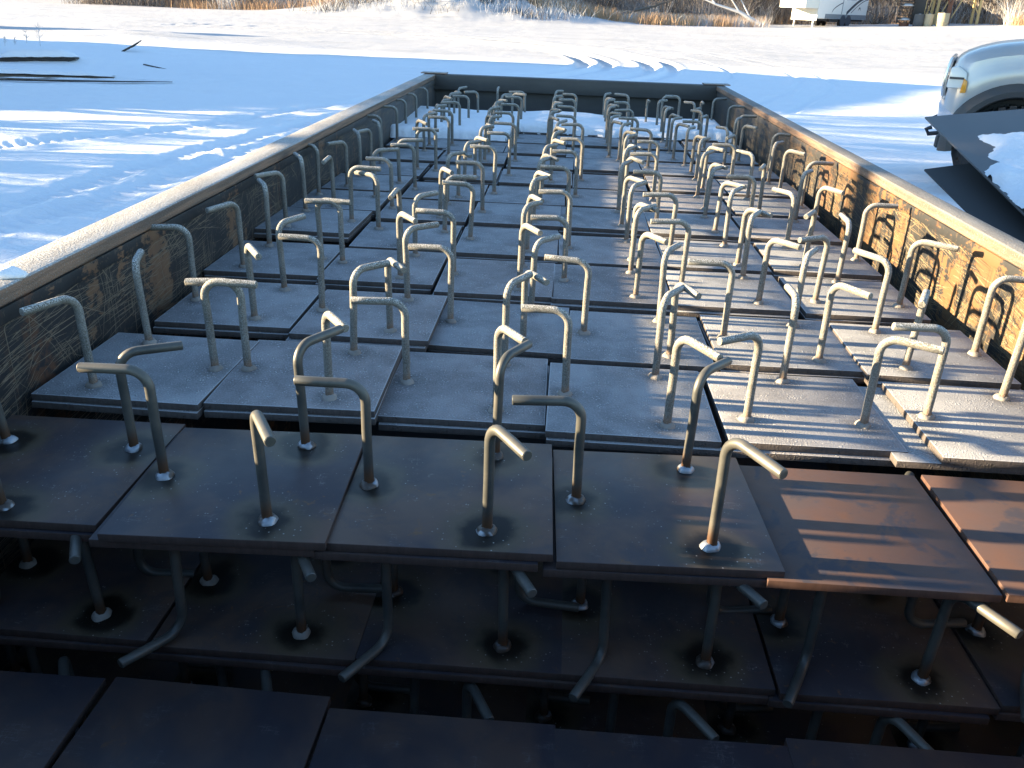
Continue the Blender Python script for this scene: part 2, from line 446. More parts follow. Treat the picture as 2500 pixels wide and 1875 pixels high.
def ground_h(x, y):
    z = np.full_like(x, GZ)
    z = z + sstep(y, 30, 68)*(0.45+0.00085*np.clip(x, 0, 60)**2)
    z = z + 0.06*fbm(x*0.16, y*0.22, 3, 5)
    z = z + 0.042*fbm(x*0.45+3, y*1.25, 3, 9)*sstep(-y, -40, -8)
    # wind crust, long in the direction the wind has blown
    z = z + 0.020*fbm(x*1.3, y*4.2, 3, 21)*sstep(-y, -40, -16)
    z = z + 0.004*fbm(x*6, y*9, 3, 33)*sstep(-y, -26, -9)
    z = z + 0.030*np.abs(fbm(x*0.9, y*2.4, 3, 41))*sstep(y, 24, 34)
    for mx, my, sx, sy, h in MOUNDS:
        z = z + h*np.exp(-((x-mx)/sx)**2-((y-my)/sy)**2)
    # the bank at the edge of the field
    z = z + 3.4*np.exp(-((x+9.5)/8.5)**2-((y-72)/6.0)**2)*(1+0.5*fbm(x*0.5, y*0.5, 3, 61))
    z = z + 9.0*sstep(y, 84, 130) + 0.0
    fl = np.hypot(x, y)
    sel0 = (y > 0) & (y < 46) & (x > -24) & (x < 14)
    idx = np.nonzero(sel0)[0]
    px, py = x[idx], y[idx]
    for line, wd, dep, tread in TRACKS:
        lo = line.min(0)-1; hi = line.max(0)+1
        k = np.nonzero((px > lo[0]) & (px < hi[0]) & (py > lo[1]) & (py < hi[1]))[0]
        if not len(k): continue
        qx, qy = px[k], py[k]
        best = np.full(len(k), 1e9); bs = np.zeros(len(k)); acc = 0
        for a, b in zip(line[:-1], line[1:]):
            d = b-a; L2 = d@d; L = math.sqrt(L2)
            t = np.clip(((qx-a[0])*d[0]+(qy-a[1])*d[1])/L2, 0, 1)
            dd = np.hypot(qx-a[0]-t*d[0], qy-a[1]-t*d[1])
            u = dd < best; best[u] = dd[u]; bs[u] = acc+t[u]*L; acc += L
        g = -dep*np.exp(-(best/wd)**4) + dep*((0.30+0.3*fbm(qx*2.2, qy*2.2, 2, 91)) if tread else 0.30)*np.exp(-((best-wd*1.65)/(wd*0.55))**2)
        if tread:
            g = g + 0.016*np.sin(bs*2*math.pi/0.13)*(0.6+0.8*vnoise(bs*1.3, bs*0, 4))*np.exp(-(best/(wd*1.15))**4)
            g = g + 0.018*fbm(qx*8, qy*8, 3, 71)*np.exp(-((best-wd*1.5)/(wd*0.9))**2)
        z[idx[k]] += g
    return z
def build_ground():
    c = (0.0, -1.0)
    # 0 rad points along +y, positive to the right
    dense = np.linspace(R(-44), R(46), 720)
    rest = np.linspace(R(46), R(316), 110)[1:-1]
    ang = np.concatenate([dense, rest])
    rad = np.concatenate([np.geomspace(0.25, 3.0, 14)[:-1], np.geomspace(3.0, 48, 560)[:-1], np.geomspace(48, 140, 90)[:-1], np.geomspace(140, 900, 14)])
    A, Q = np.meshgrid(ang, rad)
    x = (c[0]+Q*np.sin(A)).ravel(); y = (c[1]+Q*np.cos(A)).ravel()
    z = ground_h(x, y)
    nA, nR = len(ang), len(rad)
    i = np.arange(nR-1)[:, None]*nA; j = np.arange(nA)[None, :]; j2 = (j+1) % nA
    f = np.stack([i+j, i+nA+j, i+nA+j2, i+j2], -1).reshape(-1, 4)
    me = bpy.data.meshes.new('snow_ground')
    nv = len(x)
    me.vertices.add(nv)
    me.vertices.foreach_set('co', np.stack([x, y, z], 1).ravel())
    me.loops.add(f.size); me.loops.foreach_set('vertex_index', f.ravel().astype(np.int32))
    me.polygons.add(len(f)); me.polygons.foreach_set('loop_start', np.arange(0, f.size, 4, dtype=np.int32))
    me.polygons.foreach_set('use_smooth', np.ones(len(f), bool))
    me.update(calc_edges=True)
    # faces must look up
    if me.polygons[len(f)//2].normal.z < 0: me.flip_normals()
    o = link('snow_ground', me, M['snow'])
    tag(o, kind='structure')
build_ground()
def gz(x, y): return float(ground_h(np.array([float(x)]), np.array([float(y)]))[0])

# ------------------------------------------------------------------ container
XL, XR, YF, YB, ZT = -0.850, 1.105, -0.66, 5.10, 0.205
def build_container():
    t = thing('steel_container', (0, 0, GZ), label='long open steel container with scratched black walls, full of hooked steel plates', cat='container')
    off = -GZ
    def sub(name, mb, mat, parent, bevel=0.0, seg=2):
        o = link(name, mb.mesh(name, bevel > 0, bevel, seg, fix=True), mat, parent)
        return o
    zf = 0.06
    m = MB(); m.box((-0.928, YF-0.06, zf), (-0.858, YB+0.07, ZT-0.032+off)); wl_ = sub('side_wall', m, M['wall_l'], t)
    m = MB(); m.box((1.113, YF-0.06, zf), (1.160, YB+0.07, ZT-0.032+off)); wr_ = sub('side_wall', m, M['wall_r'], t)
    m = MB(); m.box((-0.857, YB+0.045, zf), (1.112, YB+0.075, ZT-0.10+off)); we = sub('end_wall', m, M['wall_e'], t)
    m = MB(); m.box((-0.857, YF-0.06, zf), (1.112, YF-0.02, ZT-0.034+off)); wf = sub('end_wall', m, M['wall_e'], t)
    # scratches scored into the paint
    def scratches(wall, x, out, n, mat, seed, name, y1=4.6):
        r_ = random.Random(seed); vs = []; fs = []
        k = 0
        while k < n:
            y = r_.uniform(-.55, y1); z = r_.uniform(-.42, ZT-.045)+off
            fam = r_.random()
            ang = r_.gauss(0.08, .09) if fam < .68 else (r_.gauss(1.48, .14) if fam < .88 else r_.choice((-1, 1))*r_.uniform(.4, 1.1))
            ln = min(.5, r_.lognormvariate(-2.3, .7)); m_ = r_.randint(3, 9) if r_.random() < .35 else 1
            for q in range(m_):
                a = ang+r_.gauss(0, .05); l = ln*r_.uniform(.5, 1.1); w = r_.uniform(.0003, .0010); c = r_.gauss(0, .03)*l
                y0 = y+q*.010*math.sin(ang)+r_.gauss(0, .008); z0 = z+q*.010*math.cos(ang)+r_.gauss(0, .003)
                ca, sa = math.cos(a), math.sin(a); o = len(vs)
                for u, ww in ((-.5, .15), (0, 1), (.5, .2)):
                    bend = c*(1-4*u*u)
                    py, pz = y0+u*l*ca-bend*sa, z0+u*l*sa+bend*ca
                    pz = min(pz, ZT-.036+off)
                    vs += [(x+out*.0007, py-sa*w*ww, pz+ca*w*ww), (x+out*.0007, py+sa*w*ww, pz-ca*w*ww)]
                fs += [(o, o+1, o+3, o+2), (o+2, o+3, o+5, o+4)]; k += 1
        m = MB(); m.add(vs, fs)
        tag(link(name, m.mesh(name), M[mat], wall), kind='stuff')
    scratches(wl_, -0.858, 1, 6000, 'scr_l', 5, 'scratches')
    scratches(wr_, 1.113, -1, 6500, 'scr_r', 6, 'scratches')
    scratches(wr_, 1.113, -1.6, 4200, 'scr_d', 7, 'scuffs')
    # rims: thick rounded edge with a lower lip
    for w, a, b in ((wl_, (-0.936, YF-0.07), (XL, YB-0.001)), (wr_, (XR, YF-0.07), (1.168, YB-0.001))):
        m = MB()
        ns = 60
        x0, x1 = a[0], b[0]
        for k in range(ns):
            pass
        m.box((x0, a[1], ZT-0.031+off), (x1, b[1], ZT+off))
        sub('rim', m, M['rim'] if w is wl_ else M['rim_r'], w, 0.0055, 3)
        inner = XL if w is wl_ else XR
        sgn = 1 if w is wl_ else -1
        m = MB(); m.box((min(inner-sgn*0.005, inner-sgn*0.0085), YF, ZT-0.062+off), (max(inner-sgn*0.003, inner-sgn*0.0085), YB-0.003, ZT-0.034+off))
        sub('weld_seam', m, M['wall_l'] if w is wl_ else M['wall_r'], w, 0.002)
    m = MB(); m.box((-0.936, YB, ZT-0.098+off), (1.168, YB+0.10, ZT+0.001+off)); sub('rim', m, M['wall_e'], we, 0.004)
    m = MB(); m.box((XL+0.001, YF-0.07, ZT-0.033+off), (XR-0.001, YF, ZT-0.001+off)); sub('rim', m, M['rim'], wf, 0.008)
    m = MB(); m.box((-0.857, YF-0.02, 0.08), (1.112, YB+0.04, 0.12)); sub('floor', m, M['dark'], t)
    for x0, x1 in ((-0.955, -0.775), (1.02, 1.20)):
        m = MB(); m.box((x0, YB+0.01, ZT+0.004+off), (x1, YB+0.12, ZT+0.010+off)); sub('corner_plate', m, M['rim'], t)
    for x in (-0.80, 1.06):
        m = MB(); m.box((x-0.06, YF, 0.0), (x+0.06, YB, 0.08)); sub('skid', m, M['dark'], t)
build_container()

# ------------------------------------------------------------------ plates with hooked rods
L, T = 0.305, 0.0127
def plate_mesh():
    m = MB(); m.box((-L/2, -L/2, -T), (L/2, L/2, 0))
    return m.mesh('plate', True, 0.0011, 2)
def rod_mesh(seed, n=18):
    r_ = random.Random(seed)
    h, rb, arm, rr = 0.170+r_.uniform(-0.004, 0.004), 0.029, 0.095+r_.uniform(-0.008, 0.007), 0.0073
    pts = [(0,0,0), (0,0,0.04), (0.0005,0,0.09), (0,0,h-rb)]
    for k in range(1, 9):
        a = math.pi/2*k/8
        pts.append((rb-rb*math.cos(a), 0, h-rb+rb*math.sin(a)))
    droop = r_.uniform(-0.004, 0.003)
    pts += [(arm*0.7, 0, h+droop*0.5), (arm-0.0012, 0, h+droop), (arm, 0, h+droop)]
    rad = [rr]*(len(pts)-1)+[rr*0.86]
    m = MB(); m.tube(pts, rad, n)
    return m.mesh('rod', True)
def weld_mesh(seed, n=20):
    r_ = random.Random(seed); vs = []; fs = []
    prof = [(0.0078, 0.0080), (0.0100, 0.0072), (0.0122, 0.0052), (0.0138, 0.0022), (0.0143, 0.0001)]
    p1, p2, p3 = [r_.uniform(0, 6.28) for _ in range(3)]
    for i, (q, z) in enumerate(prof):
        for k in range(n):
            a = 2*math.pi*k/n
            w = 1+(0.09*math.sin(a+p1)+0.07*math.sin(2*a+p2)+0.05*math.sin(5*a+p3))*(i/4)
            vs.append((q*w*math.cos(a), q*w*math.sin(a), z*(1+0.16*math.sin(2*a+p3)+0.08*math.sin(7*a+p1))))
    for i in range(len(prof)-1):
        for k in range(n):
            k2 = (k+1) % n
            fs.append((i*n+k, (i+1)*n+k, (i+1)*n+k2, i*n+k2))
    m = MB(); m.add(vs, fs)
    return m.mesh('weld', True)
PLATE = plate_mesh(); PLATE.materials.append(M['frost'])
RODM = [rod_mesh(s) for s in range(5)]
WELDM = [weld_mesh(s) for s in range(4)]
for me in RODM: me.materials.append(M['rodf'])
for me in WELDM: me.materials.append(M['weldf'])
def anchor(name, loc, rz, pm, rm, wm, label, group, flip=False, rods=True, jit=1.0):
    t = thing(name, loc, (math.pi if flip else 0, 0, rz), label, 'steel plate', group)
    link('plate', PLATE, M[pm], t)
    if rods:
        for x, y, a in RODS:
            o = link('rod', random.choice(RODM), M[rm], t)
            o.location = (x+random.uniform(-.002, .002), y+random.uniform(-.002, .002), 0)
            o.rotation_euler = (random.gauss(0, R(0.9))*jit, random.gauss(0, R(0.9))*jit, R(a+random.gauss(0, 4)*jit))
            w = link('weld_bead', random.choice(WELDM), M[wm], o)
            w.rotation_euler = (0, 0, random.uniform(0, 6.28))
    return t
ORD = ['first','second','third','fourth','fifth','sixth','seventh','eighth','ninth','tenth','eleventh','twelfth','thirteenth']
COLN = ['first','second','third','fourth','fifth','sixth']
# x, y, turn in degrees, which way the triangle of rods points, height of the top face
ROWS = [
 [(-.690,.070,1.0,-90,-.006),(-.363,.039,2.6,0,.010),(-.057,.0575,1.6,0,.005),(.2514,.0654,2.1,0,-.004)],
 [(-.684,.4185,-.7,180,.012),(-.380,.4328,1.4,0,.010),(-.0765,.4600,.6,0,-.010),(.2317,.4284,-.2,0,-.004),(.5494,.4356,.4,90,-.006),(.8975,.402,0,0,.006)],
 [(-.653,.822,.6,0,.004),(-.3374,.7892,0,0,.006),(-.039,.812,-2.0,0,-.014),(.2722,.7589,0,0,-.004),(.588,.769,.4,0,0),(.8842,.7398,-1,180,.006)],
 [(-.700,1.204,.5,180,.004),(-.390,1.186,0,0,.002),(-.076,1.142,.5,0,0),(.226,1.135,-.4,0,0),(.535,1.130,.3,0,.002),(.860,1.138,0,90,-.004)],
 [(-.712,1.610,-.8,180,.014),(-.390,1.520,.6,-90,0),(-.073,1.505,0,0,.002),(.236,1.470,.8,0,0),(.545,1.485,0,0,-.002),(.860,1.491,-.3,180,0)],
 [(-.711,1.965,.5,-90,.004),(-.390,1.883,.7,0,0),(-.070,1.875,0,0,.003),(.230,1.883,-.6,0,0),(.537,1.855,.5,0,.002),(.855,1.864,.4,0,0)],
 [(-.692,2.300,0,180,.004),(-.370,2.230,.6,0,-.003),(-.057,2.207,.3,0,0),(.257,2.205,0,0,.003),(.557,2.212,-.5,0,0),(.877,2.217,.8,180,0)],
 [(-.676,2.640,.6,180,0),(-.345,2.600,0,0,.004),(-.030,2.593,.4,0,0),(.280,2.565,-.7,0,-.003),(.598,2.568,0,0,.002),(.912,2.575,.4,0,0)],
 [(-.668,3.020,0,0,0),(-.345,3.005,.5,0,.003),(-.023,2.957,-.6,0,0),(.285,2.966,0,0,.002),(.597,2.940,.8,0,0),(.912,2.980,0,180,-.003)],
 [(-.665,3.375,.4,0,.004),(-.374,3.345,0,0,0),(-.064,3.330,.7,0,.003),(.246,3.308,0,0,-.003),(.560,3.300,-.6,0,0),(.880,3.320,.4,0,.002)],
 [(-.680,3.705,0,0,0),(-.380,3.700,.6,0,0),(-.057,3.680,0,0,.002),(.250,3.700,.5,0,0),(.566,3.695,0,0,-.002),(.890,3.690,-.7,180,0)],
 [(-.685,4.060,.4,0,.004),(-.372,4.055,0,0,.004),(-.060,4.050,-.5,0,.006),(.255,4.060,0,0,.004),(.567,4.055,.6,0,.006),(.900,4.060,0,180,.004)],
 [(-.675,4.425,0,0,.004),(-.365,4.420,.5,90,.004),(-.055,4.420,0,0,.004),(.258,4.430,-.5,0,.004),(.570,4.420,0,-90,.004),(.895,4.440,.6,-90,.006)],
]
def col_place(k):
    return ['beside the left wall', 'second from the left wall', 'third from the left wall', 'third from the right wall', 'second from the right wall', 'beside the right wall'][k]
for i, row in enumerate(ROWS):
    for k, (x, y, rt, ori, z) in enumerate(row):
        rz = R(rt) + {0: 0, 180: math.pi, 90: -math.pi/2, -90: math.pi/2}[ori]
        front = i == 0
        if front:
            lab = 'dark frost-free plate with bright welds, front hooked row, ' + col_place(k)
        elif i >= 11:
            lab = 'snow-covered plate with hooked rods, ' + ['row nearest the far end', 'second row from the far end'][12-i] + ', ' + col_place(k)
        else:
            lab = 'frosted plate with hooked rods, %s row from the front, %s' % (ORD[i], col_place(k))
        anchor('anchor_plate', (x, y, z), rz, 'clean' if front else 'frost', 'rodc' if front else 'rodf', 'weldc' if front else 'weldf', lab, 'steel plates standing with their hooked rods up')
        # the upside-down plate it lies on
        dx, dy, dr = random.uniform(-.006, .006), random.uniform(-.012, .004), random.gauss(0, .5)
        if i == 1 and k == 5: dx, dy, dr = -0.072, 0.004, 0.2
        if i == 0: dx, dy, dr = [(-.0,-.004,0), (-.016,.004,-.5), (-.018,-.004,-.5), (-.016,-.002,-.3)][k]
        if i == 1 and k == 1: dx, dy = 0.0, -0.004
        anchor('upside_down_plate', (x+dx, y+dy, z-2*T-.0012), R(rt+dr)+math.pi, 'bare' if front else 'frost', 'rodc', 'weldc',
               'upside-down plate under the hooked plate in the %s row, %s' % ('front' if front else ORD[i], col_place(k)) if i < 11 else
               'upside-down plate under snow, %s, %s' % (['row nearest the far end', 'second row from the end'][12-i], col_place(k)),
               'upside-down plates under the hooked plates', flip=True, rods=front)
# brown upside-down plates of the front row, nothing on top of them
anchor('upside_down_plate', (.538, .064, -.0135-T), R(.4)+math.pi, 'rusty', 'rodc', 'weldc', 'bare rust-brown plate in sunlight, beside the right end of the dark front row', 'bare upside-down plates', flip=True)
anchor('upside_down_plate', (.850, .060, -.009-T), R(-.5)+math.pi, 'rusty', 'rodc', 'weldc', 'bare rust-brown plate at the right wall, cut by the right picture edge', 'bare upside-down plates', flip=True)
# second layer down
for k, (x, y) in enumerate([(-.640,.066),(-.330,.056),(-.028,.062),(.2745,.062),(.585,.058),(.893,.062)]):
    z = -.200+random.uniform(-.003, .003)
    anchor('anchor_plate', (x, y, z), R(random.gauss(0, .5)), 'clean', 'rodc', 'weldc' if k > 1 else 'weldf', 'shaded upright-rod plate one layer below the front row, %s' % col_place(k), 'steel plates standing with their hooked rods up')
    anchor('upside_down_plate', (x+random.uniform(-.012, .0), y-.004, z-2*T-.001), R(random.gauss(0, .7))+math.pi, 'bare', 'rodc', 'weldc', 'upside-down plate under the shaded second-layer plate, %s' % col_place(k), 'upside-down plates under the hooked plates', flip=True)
for k, (x, y, rt) in enumerate([(-.662,-.318,.3),(-.348,-.316,-1.2),(-.036,-.338,.2),(.268,-.343,.2),(.572,-.330,-.3),(.880,-.326,.2)]):
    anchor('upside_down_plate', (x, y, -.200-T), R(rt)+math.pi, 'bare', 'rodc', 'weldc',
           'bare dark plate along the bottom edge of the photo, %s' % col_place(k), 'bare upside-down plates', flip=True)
for k in range(6):
    x = -.686+.304*k
    anchor('anchor_plate', (x, .026, -.408), R(random.gauss(0, .5)), 'clean', 'rodc', 'weldc', 'lowest plate, only its hook tips showing in the black gap, %s' % col_place(k), 'steel plates standing with their hooked rods up')

# ------------------------------------------------------------------ snow lying on the far plates
def snow_pad():
    nx, ny = 330, 200
    xs = np.linspace(-0.862, 1.062, nx); ys = np.linspace(3.44, 4.62, ny)
    X, Y = np.meshgrid(xs, ys)
    fr = 3.565+0.345*sstep(X, -.24, -.17) - 0.03*np.exp(-((X+.83)/.06)**2) + 0.022*fbm(X*6, X*0+2, 3, 3)
    fr = fr + 0.012*fbm(X*30, X*0, 2, 8)
    bk = 4.575+0.03*fbm(X*5, X*0+7, 3, 4)
    d = np.minimum(Y-fr, bk-Y)
    d = np.minimum(d, 1.050+0.01*fbm(Y*9, Y*0, 2, 6)-X)
    gap = np.maximum(np.abs(Y-4.236)-0.022, (0.66-X)*0.7)
    d = np.minimum(d, gap)
    Tk = (0.046+0.030*fbm(X*2.3, Y*2.3, 3, 12))*np.sqrt(1-np.exp(-np.clip(d, 0, 9)/0.03))
    keep = d > -0.012
    Z = np.where(d > 0, 0.006+np.clip(Tk, 0, 1), -0.002)
    idx = -np.ones(X.shape, int); vs = []; fs = []
    for j in range(ny):
        for i in range(nx):
            if keep[j, i]:
                idx[j, i] = len(vs); vs.append((X[j, i], Y[j, i], Z[j, i]))
    for j in range(ny-1):
        for i in range(nx-1):
            q = (idx[j, i], idx[j, i+1], idx[j+1, i+1], idx[j+1, i])
            if min(q) >= 0: fs.append(q)
    m = MB(); m.add(vs, fs)
    o = link('snow_blanket', m.mesh('snow_blanket', True), M['snow'])
    tag(o, 'smooth white snow lying on the far plates inside the container', 'snow', kind='stuff')
snow_pad()
def ice_lump():
    m = MB()
    bm = bmesh.new(); bmesh.ops.create_icosphere(bm, subdivisions=3, radius=1.0)
    for v in bm.verts:
        n = 1+0.35*(math.sin(v.co.x*3+1)*math.cos(v.co.y*4)+0.5*math.sin(v.co.z*5+v.co.x*2))*0.5
        v.co = Vector((v.co.x*0.026*n, v.co.y*0.016*n, max(-0.2, v.co.z)*0.016*n))
    me = bpy.data.meshes.new('ice_lump'); bm.to_mesh(me); bm.free()
    me.polygons.foreach_set('use_smooth', [True]*len(me.polygons))
    o = link('snow_lump', me, M['snow']); o.location = (-0.872, 0.335, ZT+0.003); o.rotation_euler = (0, 0, 0.3)
    tag(o, 'small lump of frozen snow on top of the left rim', 'snow lump')
ice_lump()

# ------------------------------------------------------------------ steel sheets leaning beside the container
def sheet(name, A, e1, e2, w, l, th, label, mat='sheet'):
    A = Vector(A); e1 = Vector(e1).normalized(); e2 = Vector(e2); e2 = (e2-e1*e2.dot(e1)).normalized(); n = e2.cross(e1).normalized()
    if n.z < 0: n = -n
    m = MB(); c = A+e1*w/2+e2*l/2-n*th/2
    m.obox((0,0,0), e1*w/2, e2*l/2, n*th/2)
    o = link(name, m.mesh(name, False, 0.0015, 1, fix=True), M[mat]); o.location = c
    tag(o, label, 'steel sheet', 'steel sheets leaning beside the container')
    return A, e1, e2, n
sheet('steel_sheet', (2.256, 4.216, -.15), (.24, 0, .043), (.02, -.92, -.175), 1.9, 2.6, 0.012, 'lower steel sheet coloured dark for shade under the snowy one, right of the container', 'sheetshade')
SA = sheet('steel_sheet', (2.391, 4.717, .10), (.60, 0, .073), (0, -1.463, -.33), 1.9, 3.0, 0.012, 'upper steel sheet with a patch of snow, in front of the silver pickup')
def sheet_snow():
    A, e1, e2, n = SA
    nu, nv = 180, 240
    us = np.linspace(0.004, 1.88, nu); vs_ = np.linspace(0.3, 2.96, nv)
    U, V = np.meshgrid(us, vs_)
    edge = 0.195-0.185*sstep(V, 0.50, 0.92)+0.035*fbm(V*7, V*0, 4, 2)+0.07*np.exp(-((V-.78)/.05)**2)
    d = np.minimum(U-edge, V-(0.40+0.05*fbm(U*6, U*0, 4, 5)))
    d = np.minimum(np.minimum(d, 1.88-U), 2.96-V) + 0.02*fbm(U*22, V*22, 3, 7)
    Tk = (0.040+0.04*fbm(U*7, V*7, 4, 15))*(1-np.exp(-np.clip(d, 0, 9)/0.04))
    idx = -np.ones(U.shape, int); vs = []; fs = []
    for j in range(nv):
        for i in range(nu):
            if d[j, i] > -0.03:
                idx[j, i] = len(vs); p = A+e1*U[j, i]+e2*V[j, i]+n*(0.001+max(0, Tk[j, i]) if d[j, i] > 0 else -0.004); vs.append(tuple(p))
    for j in range(nv-1):
        for i in range(nu-1):
            q = (idx[j, i], idx[j+1, i], idx[j+1, i+1], idx[j, i+1])
            if min(q) >= 0: fs.append(q)
    m = MB(); m.add(vs, fs)
    o = link('snow_patch', m.mesh('snow_patch', True, fix=True), M['snow'])
    me = o.data
    if sum(p.normal.z for p in me.polygons) < 0: me.flip_normals()
    tag(o, 'crusty snow patch on the upper steel sheet', 'snow', kind='stuff')
sheet_snow()
def crib(x, y, z0, z1, w):
    t = thing('timber_crib', (x, y, z0), (0, 0, 0.1), 'stacked dark timbers holding up the two steel sheets', 'timber stack')
    n = max(2, int((z1-z0)/0.11)); h = (z1-z0)/n
    for k in range(n):
        for s in (-1, 1):
            m = MB()
            if k % 2: m.box((-w/2, s*0.35-0.06, k*h), (w/2, s*0.35+0.06, (k+1)*h-0.003))
            else: m.box((s*(w/2-0.12)-0.06, -0.45, k*h), (s*(w/2-0.12)+0.06, 0.45, (k+1)*h-0.003))
            link('timber', m.mesh('timber', False, 0.006, 1, fix=True), M['darkbeam'], t)
crib(3.25, 3.75, gz(3.25, 3.75)-0.05, -0.30, 1.2)

# ------------------------------------------------------------------ pickup truck
def paint(name, col, rough=0.28, metal=0.35):
    t = NT(name); v = t.obj()
    c = t.mix(t.noise(v, 3.0, 4.0), tuple(x*0.9 for x in col), col)
    dirt = t.step(t.xyz(v)[2], 0.95, 0.45)
    c = t.mix(t.math('MULTIPLY', dirt, 0.6), c, (0.36, 0.34, 0.31))
    t.p.inputs['Coat Weight'].default_value = 0.5; t.p.inputs['Coat Roughness'].default_value = 0.12
    return t.out(c, rough, metal)
def glass(name, col, rough=0.06):
    t = NT(name)
    t.p.inputs['Coat Weight'].default_value = 0.5
    return t.out(col, rough, 0.0, 0.6)
M['silver'] = paint('silver_paint', (0.50, 0.495, 0.47), 0.3, 0.40)
M['plastic'] = plain('grey_plastic', (0.055, 0.054, 0.052), 0.6)
M['tyre'] = plain('tyre_rubber', (0.022, 0.022, 0.023), 0.85)
M['alloy'] = plain('alloy_rim', (0.45, 0.46, 0.47), 0.35, 0.7)
M['glass'] = glass('dark_glass', (0.012, 0.014, 0.016))
M['lens'] = glass('lamp_lens', (0.72, 0.72, 0.66), 0.12)
M['amber'] = glass('amber_lens', (0.75, 0.32, 0.03), 0.2)
M['white'] = plain('white_panel', (0.72, 0.71, 0.68), 0.45, 0.0, 0.05, 1.0)
M['chrome'] = plain('chrome', (0.55, 0.56, 0.58), 0.18, 0.9)
def wheel(parent, c, r, w, out):
    t = MB(); s = out
    t.lathe([(r*0.62, -w/2), (r*0.93, -w/2), (r, -w*0.36), (r, w*0.36), (r*0.93, w/2), (r*0.62, w/2)], n=28, axis='Y')
    for k in range(28):                       # tread blocks
        a = 2*math.pi*(k+0.5)/28; ca, sa = math.cos(a), math.sin(a)
        for q in (-1, 1):
            t.obox((r*1.005*ca, q*w*0.24, r*1.005*sa), (0.018*ca, 0, 0.018*sa), (0, w*0.17, 0), (-0.03*sa, 0, 0.03*ca))
    wh = bpy.data.objects.new('wheel', None); COL.objects.link(wh); wh.parent = parent; wh.location = c; wh.empty_display_size = 0.1
    link('tyre', t.mesh('tyre', False, fix=True), M['tyre'], wh)
    m = MB(); m.lathe([(r*0.62, s*w*0.30), (r*0.56, s*w*0.46), (r*0.50, s*w*0.40), (r*0.22, s*w*0.28), (r*0.12, s*w*0.36), (0.01, s*w*0.36)], n=24, axis='Y')
    link('rim', m.mesh('rim', True, fix=True), M['alloy'], wh)
    return wh
def truck():
    X0, Y0 = 3.64, 7.47
    g = gz(4.4, 8.0)
    g = GZ
    t = thing('pickup_truck', (4.20, 8.74, g+0.035), (0, 0, R(-24)), 'silver pickup truck with dark wheel arch, parked right of the container', 'truck')
    wc = (0.66, 4.45); wz, wr = 0.45, 0.56
    xs = sorted(set([0.0, 0.02, 0.05, 0.09, 0.14, 0.2, 0.3, 0.4]+[0.5+0.06*i for i in range(90)]+[wc[0]-wr, wc[0]+wr]))
    xs = [x for x in xs if x <= 5.8]
    def interp(x, tab):
        for (a, va), (b, vb) in zip(tab[:-1], tab[1:]):
            if x <= b: return va+(vb-va)*max(0, (x-a))/(b-a)
        return tab[-1][1]
    vs = []; fs = []; NP = 22
    for x in xs:
        w = interp(x, [(0, .70), (.02, .80), (.05, .87), (.09, .915), (.14, .945), (.3, .975), (.6, .99), (5.8, .99)])
        zt = interp(x, [(0, 1.15), (.02, 1.235), (.05, 1.27), (.10, 1.305), (.2, 1.35), (.36, 1.40), (.6, 1.435), (1.0, 1.46), (1.5, 1.48), (5.8, 1.48)])
        zb = interp(x, [(0, .80), (.05, .77), (.3, .62), (5.8, .60)])
        for cx in wc:
            if abs(x-cx) < wr: zb = max(zb, wz+math.sqrt(wr*wr-(x-cx)**2))
        rc = 0.16 if x < 1.5 else 0.06
        half = []
        for k in range(NP//2):
            u = k/(NP//2-1)
            if u < 0.55:
                q = u/0.55; z = zb+(zt-rc-zb)*q
                yy = w*(1-0.035*(2*q-0.9)**2)
                half.append((yy, z))
            else:
                a = (u-0.55)/0.45
                if a < 0.6:
                    b = a/0.6*math.pi/2
                    half.append((w*0.975-rc*1.5*(1-math.cos(b)), zt-rc+rc*math.sin(b)*0.93))
                else:
                    q = (a-0.6)/0.4
                    half.append(((w*0.975-rc*1.5)*(1-q)+0.0*q, zt-rc*0.07+0.02*q))
        ring = [(-y, z) for y, z in half]+[(y, z) for y, z in reversed(half)]
        vs += [(x, y, z) for y, z in ring]
    n = NP
    for i in range(len(xs)-1):
        for k in range(n-1):
            fs.append((i*n+k, i*n+k+1, (i+1)*n+k+1, (i+1)*n+k))
    fs.append(tuple(range(n-1, -1, -1)))
    fs.append(tuple(range((len(xs)-1)*n, len(xs)*n)))
    m = MB(); m.add(vs, fs)
    link('body', m.mesh('body', True, fix=True), M['silver'], t)
    m = MB(); m.box((0.25, -0.62, 0.42), (5.6, 0.62, 0.80)); m.box((0.12, -0.8, 0.62), (5.7, 0.8, 0.74))
    link('chassis', m.mesh('chassis', fix=True), M['dark'], t)
    # cab
    m = MB(); m.prism([(1.45, 1.46), (2.25, 2.02), (2.6, 2.08), (3.5, 2.06), (3.75, 1.46)], -0.80, 0.80)
    cab = link('cab', m.mesh('cab', False, 0.05, 3, fix=True), M['silver'], t)
    for s in (-1, 1):
        m = MB(); m.prism([(1.85, 1.53), (2.32, 1.93), (2.85, 1.97), (2.85, 1.53)], s*0.803, s*0.812); link('side_window', m.mesh('side_window', fix=True), M['glass'], cab)
        m = MB(); m.prism([(2.93, 1.53), (2.93, 1.97), (3.42, 1.95), (3.58, 1.53)], s*0.803, s*0.812); link('side_window', m.mesh('side_window', fix=True), M['glass'], cab)
    m = MB(); m.add([(1.50, -.72, 1.505), (1.50, .72, 1.505), (2.22, .66, 2.01), (2.22, -.66, 2.01), (1.49, -.72, 1.515), (1.49, .72, 1.515), (2.21, .66, 2.02), (2.21, -.66, 2.02)],
                    [(0,1,2,3), (7,6,5,4), (0,4,5,1), (1,5,6,2), (2,6,7,3), (3,7,4,0)]); link('windshield', m.mesh('windshield', fix=True), M['glass'], cab)
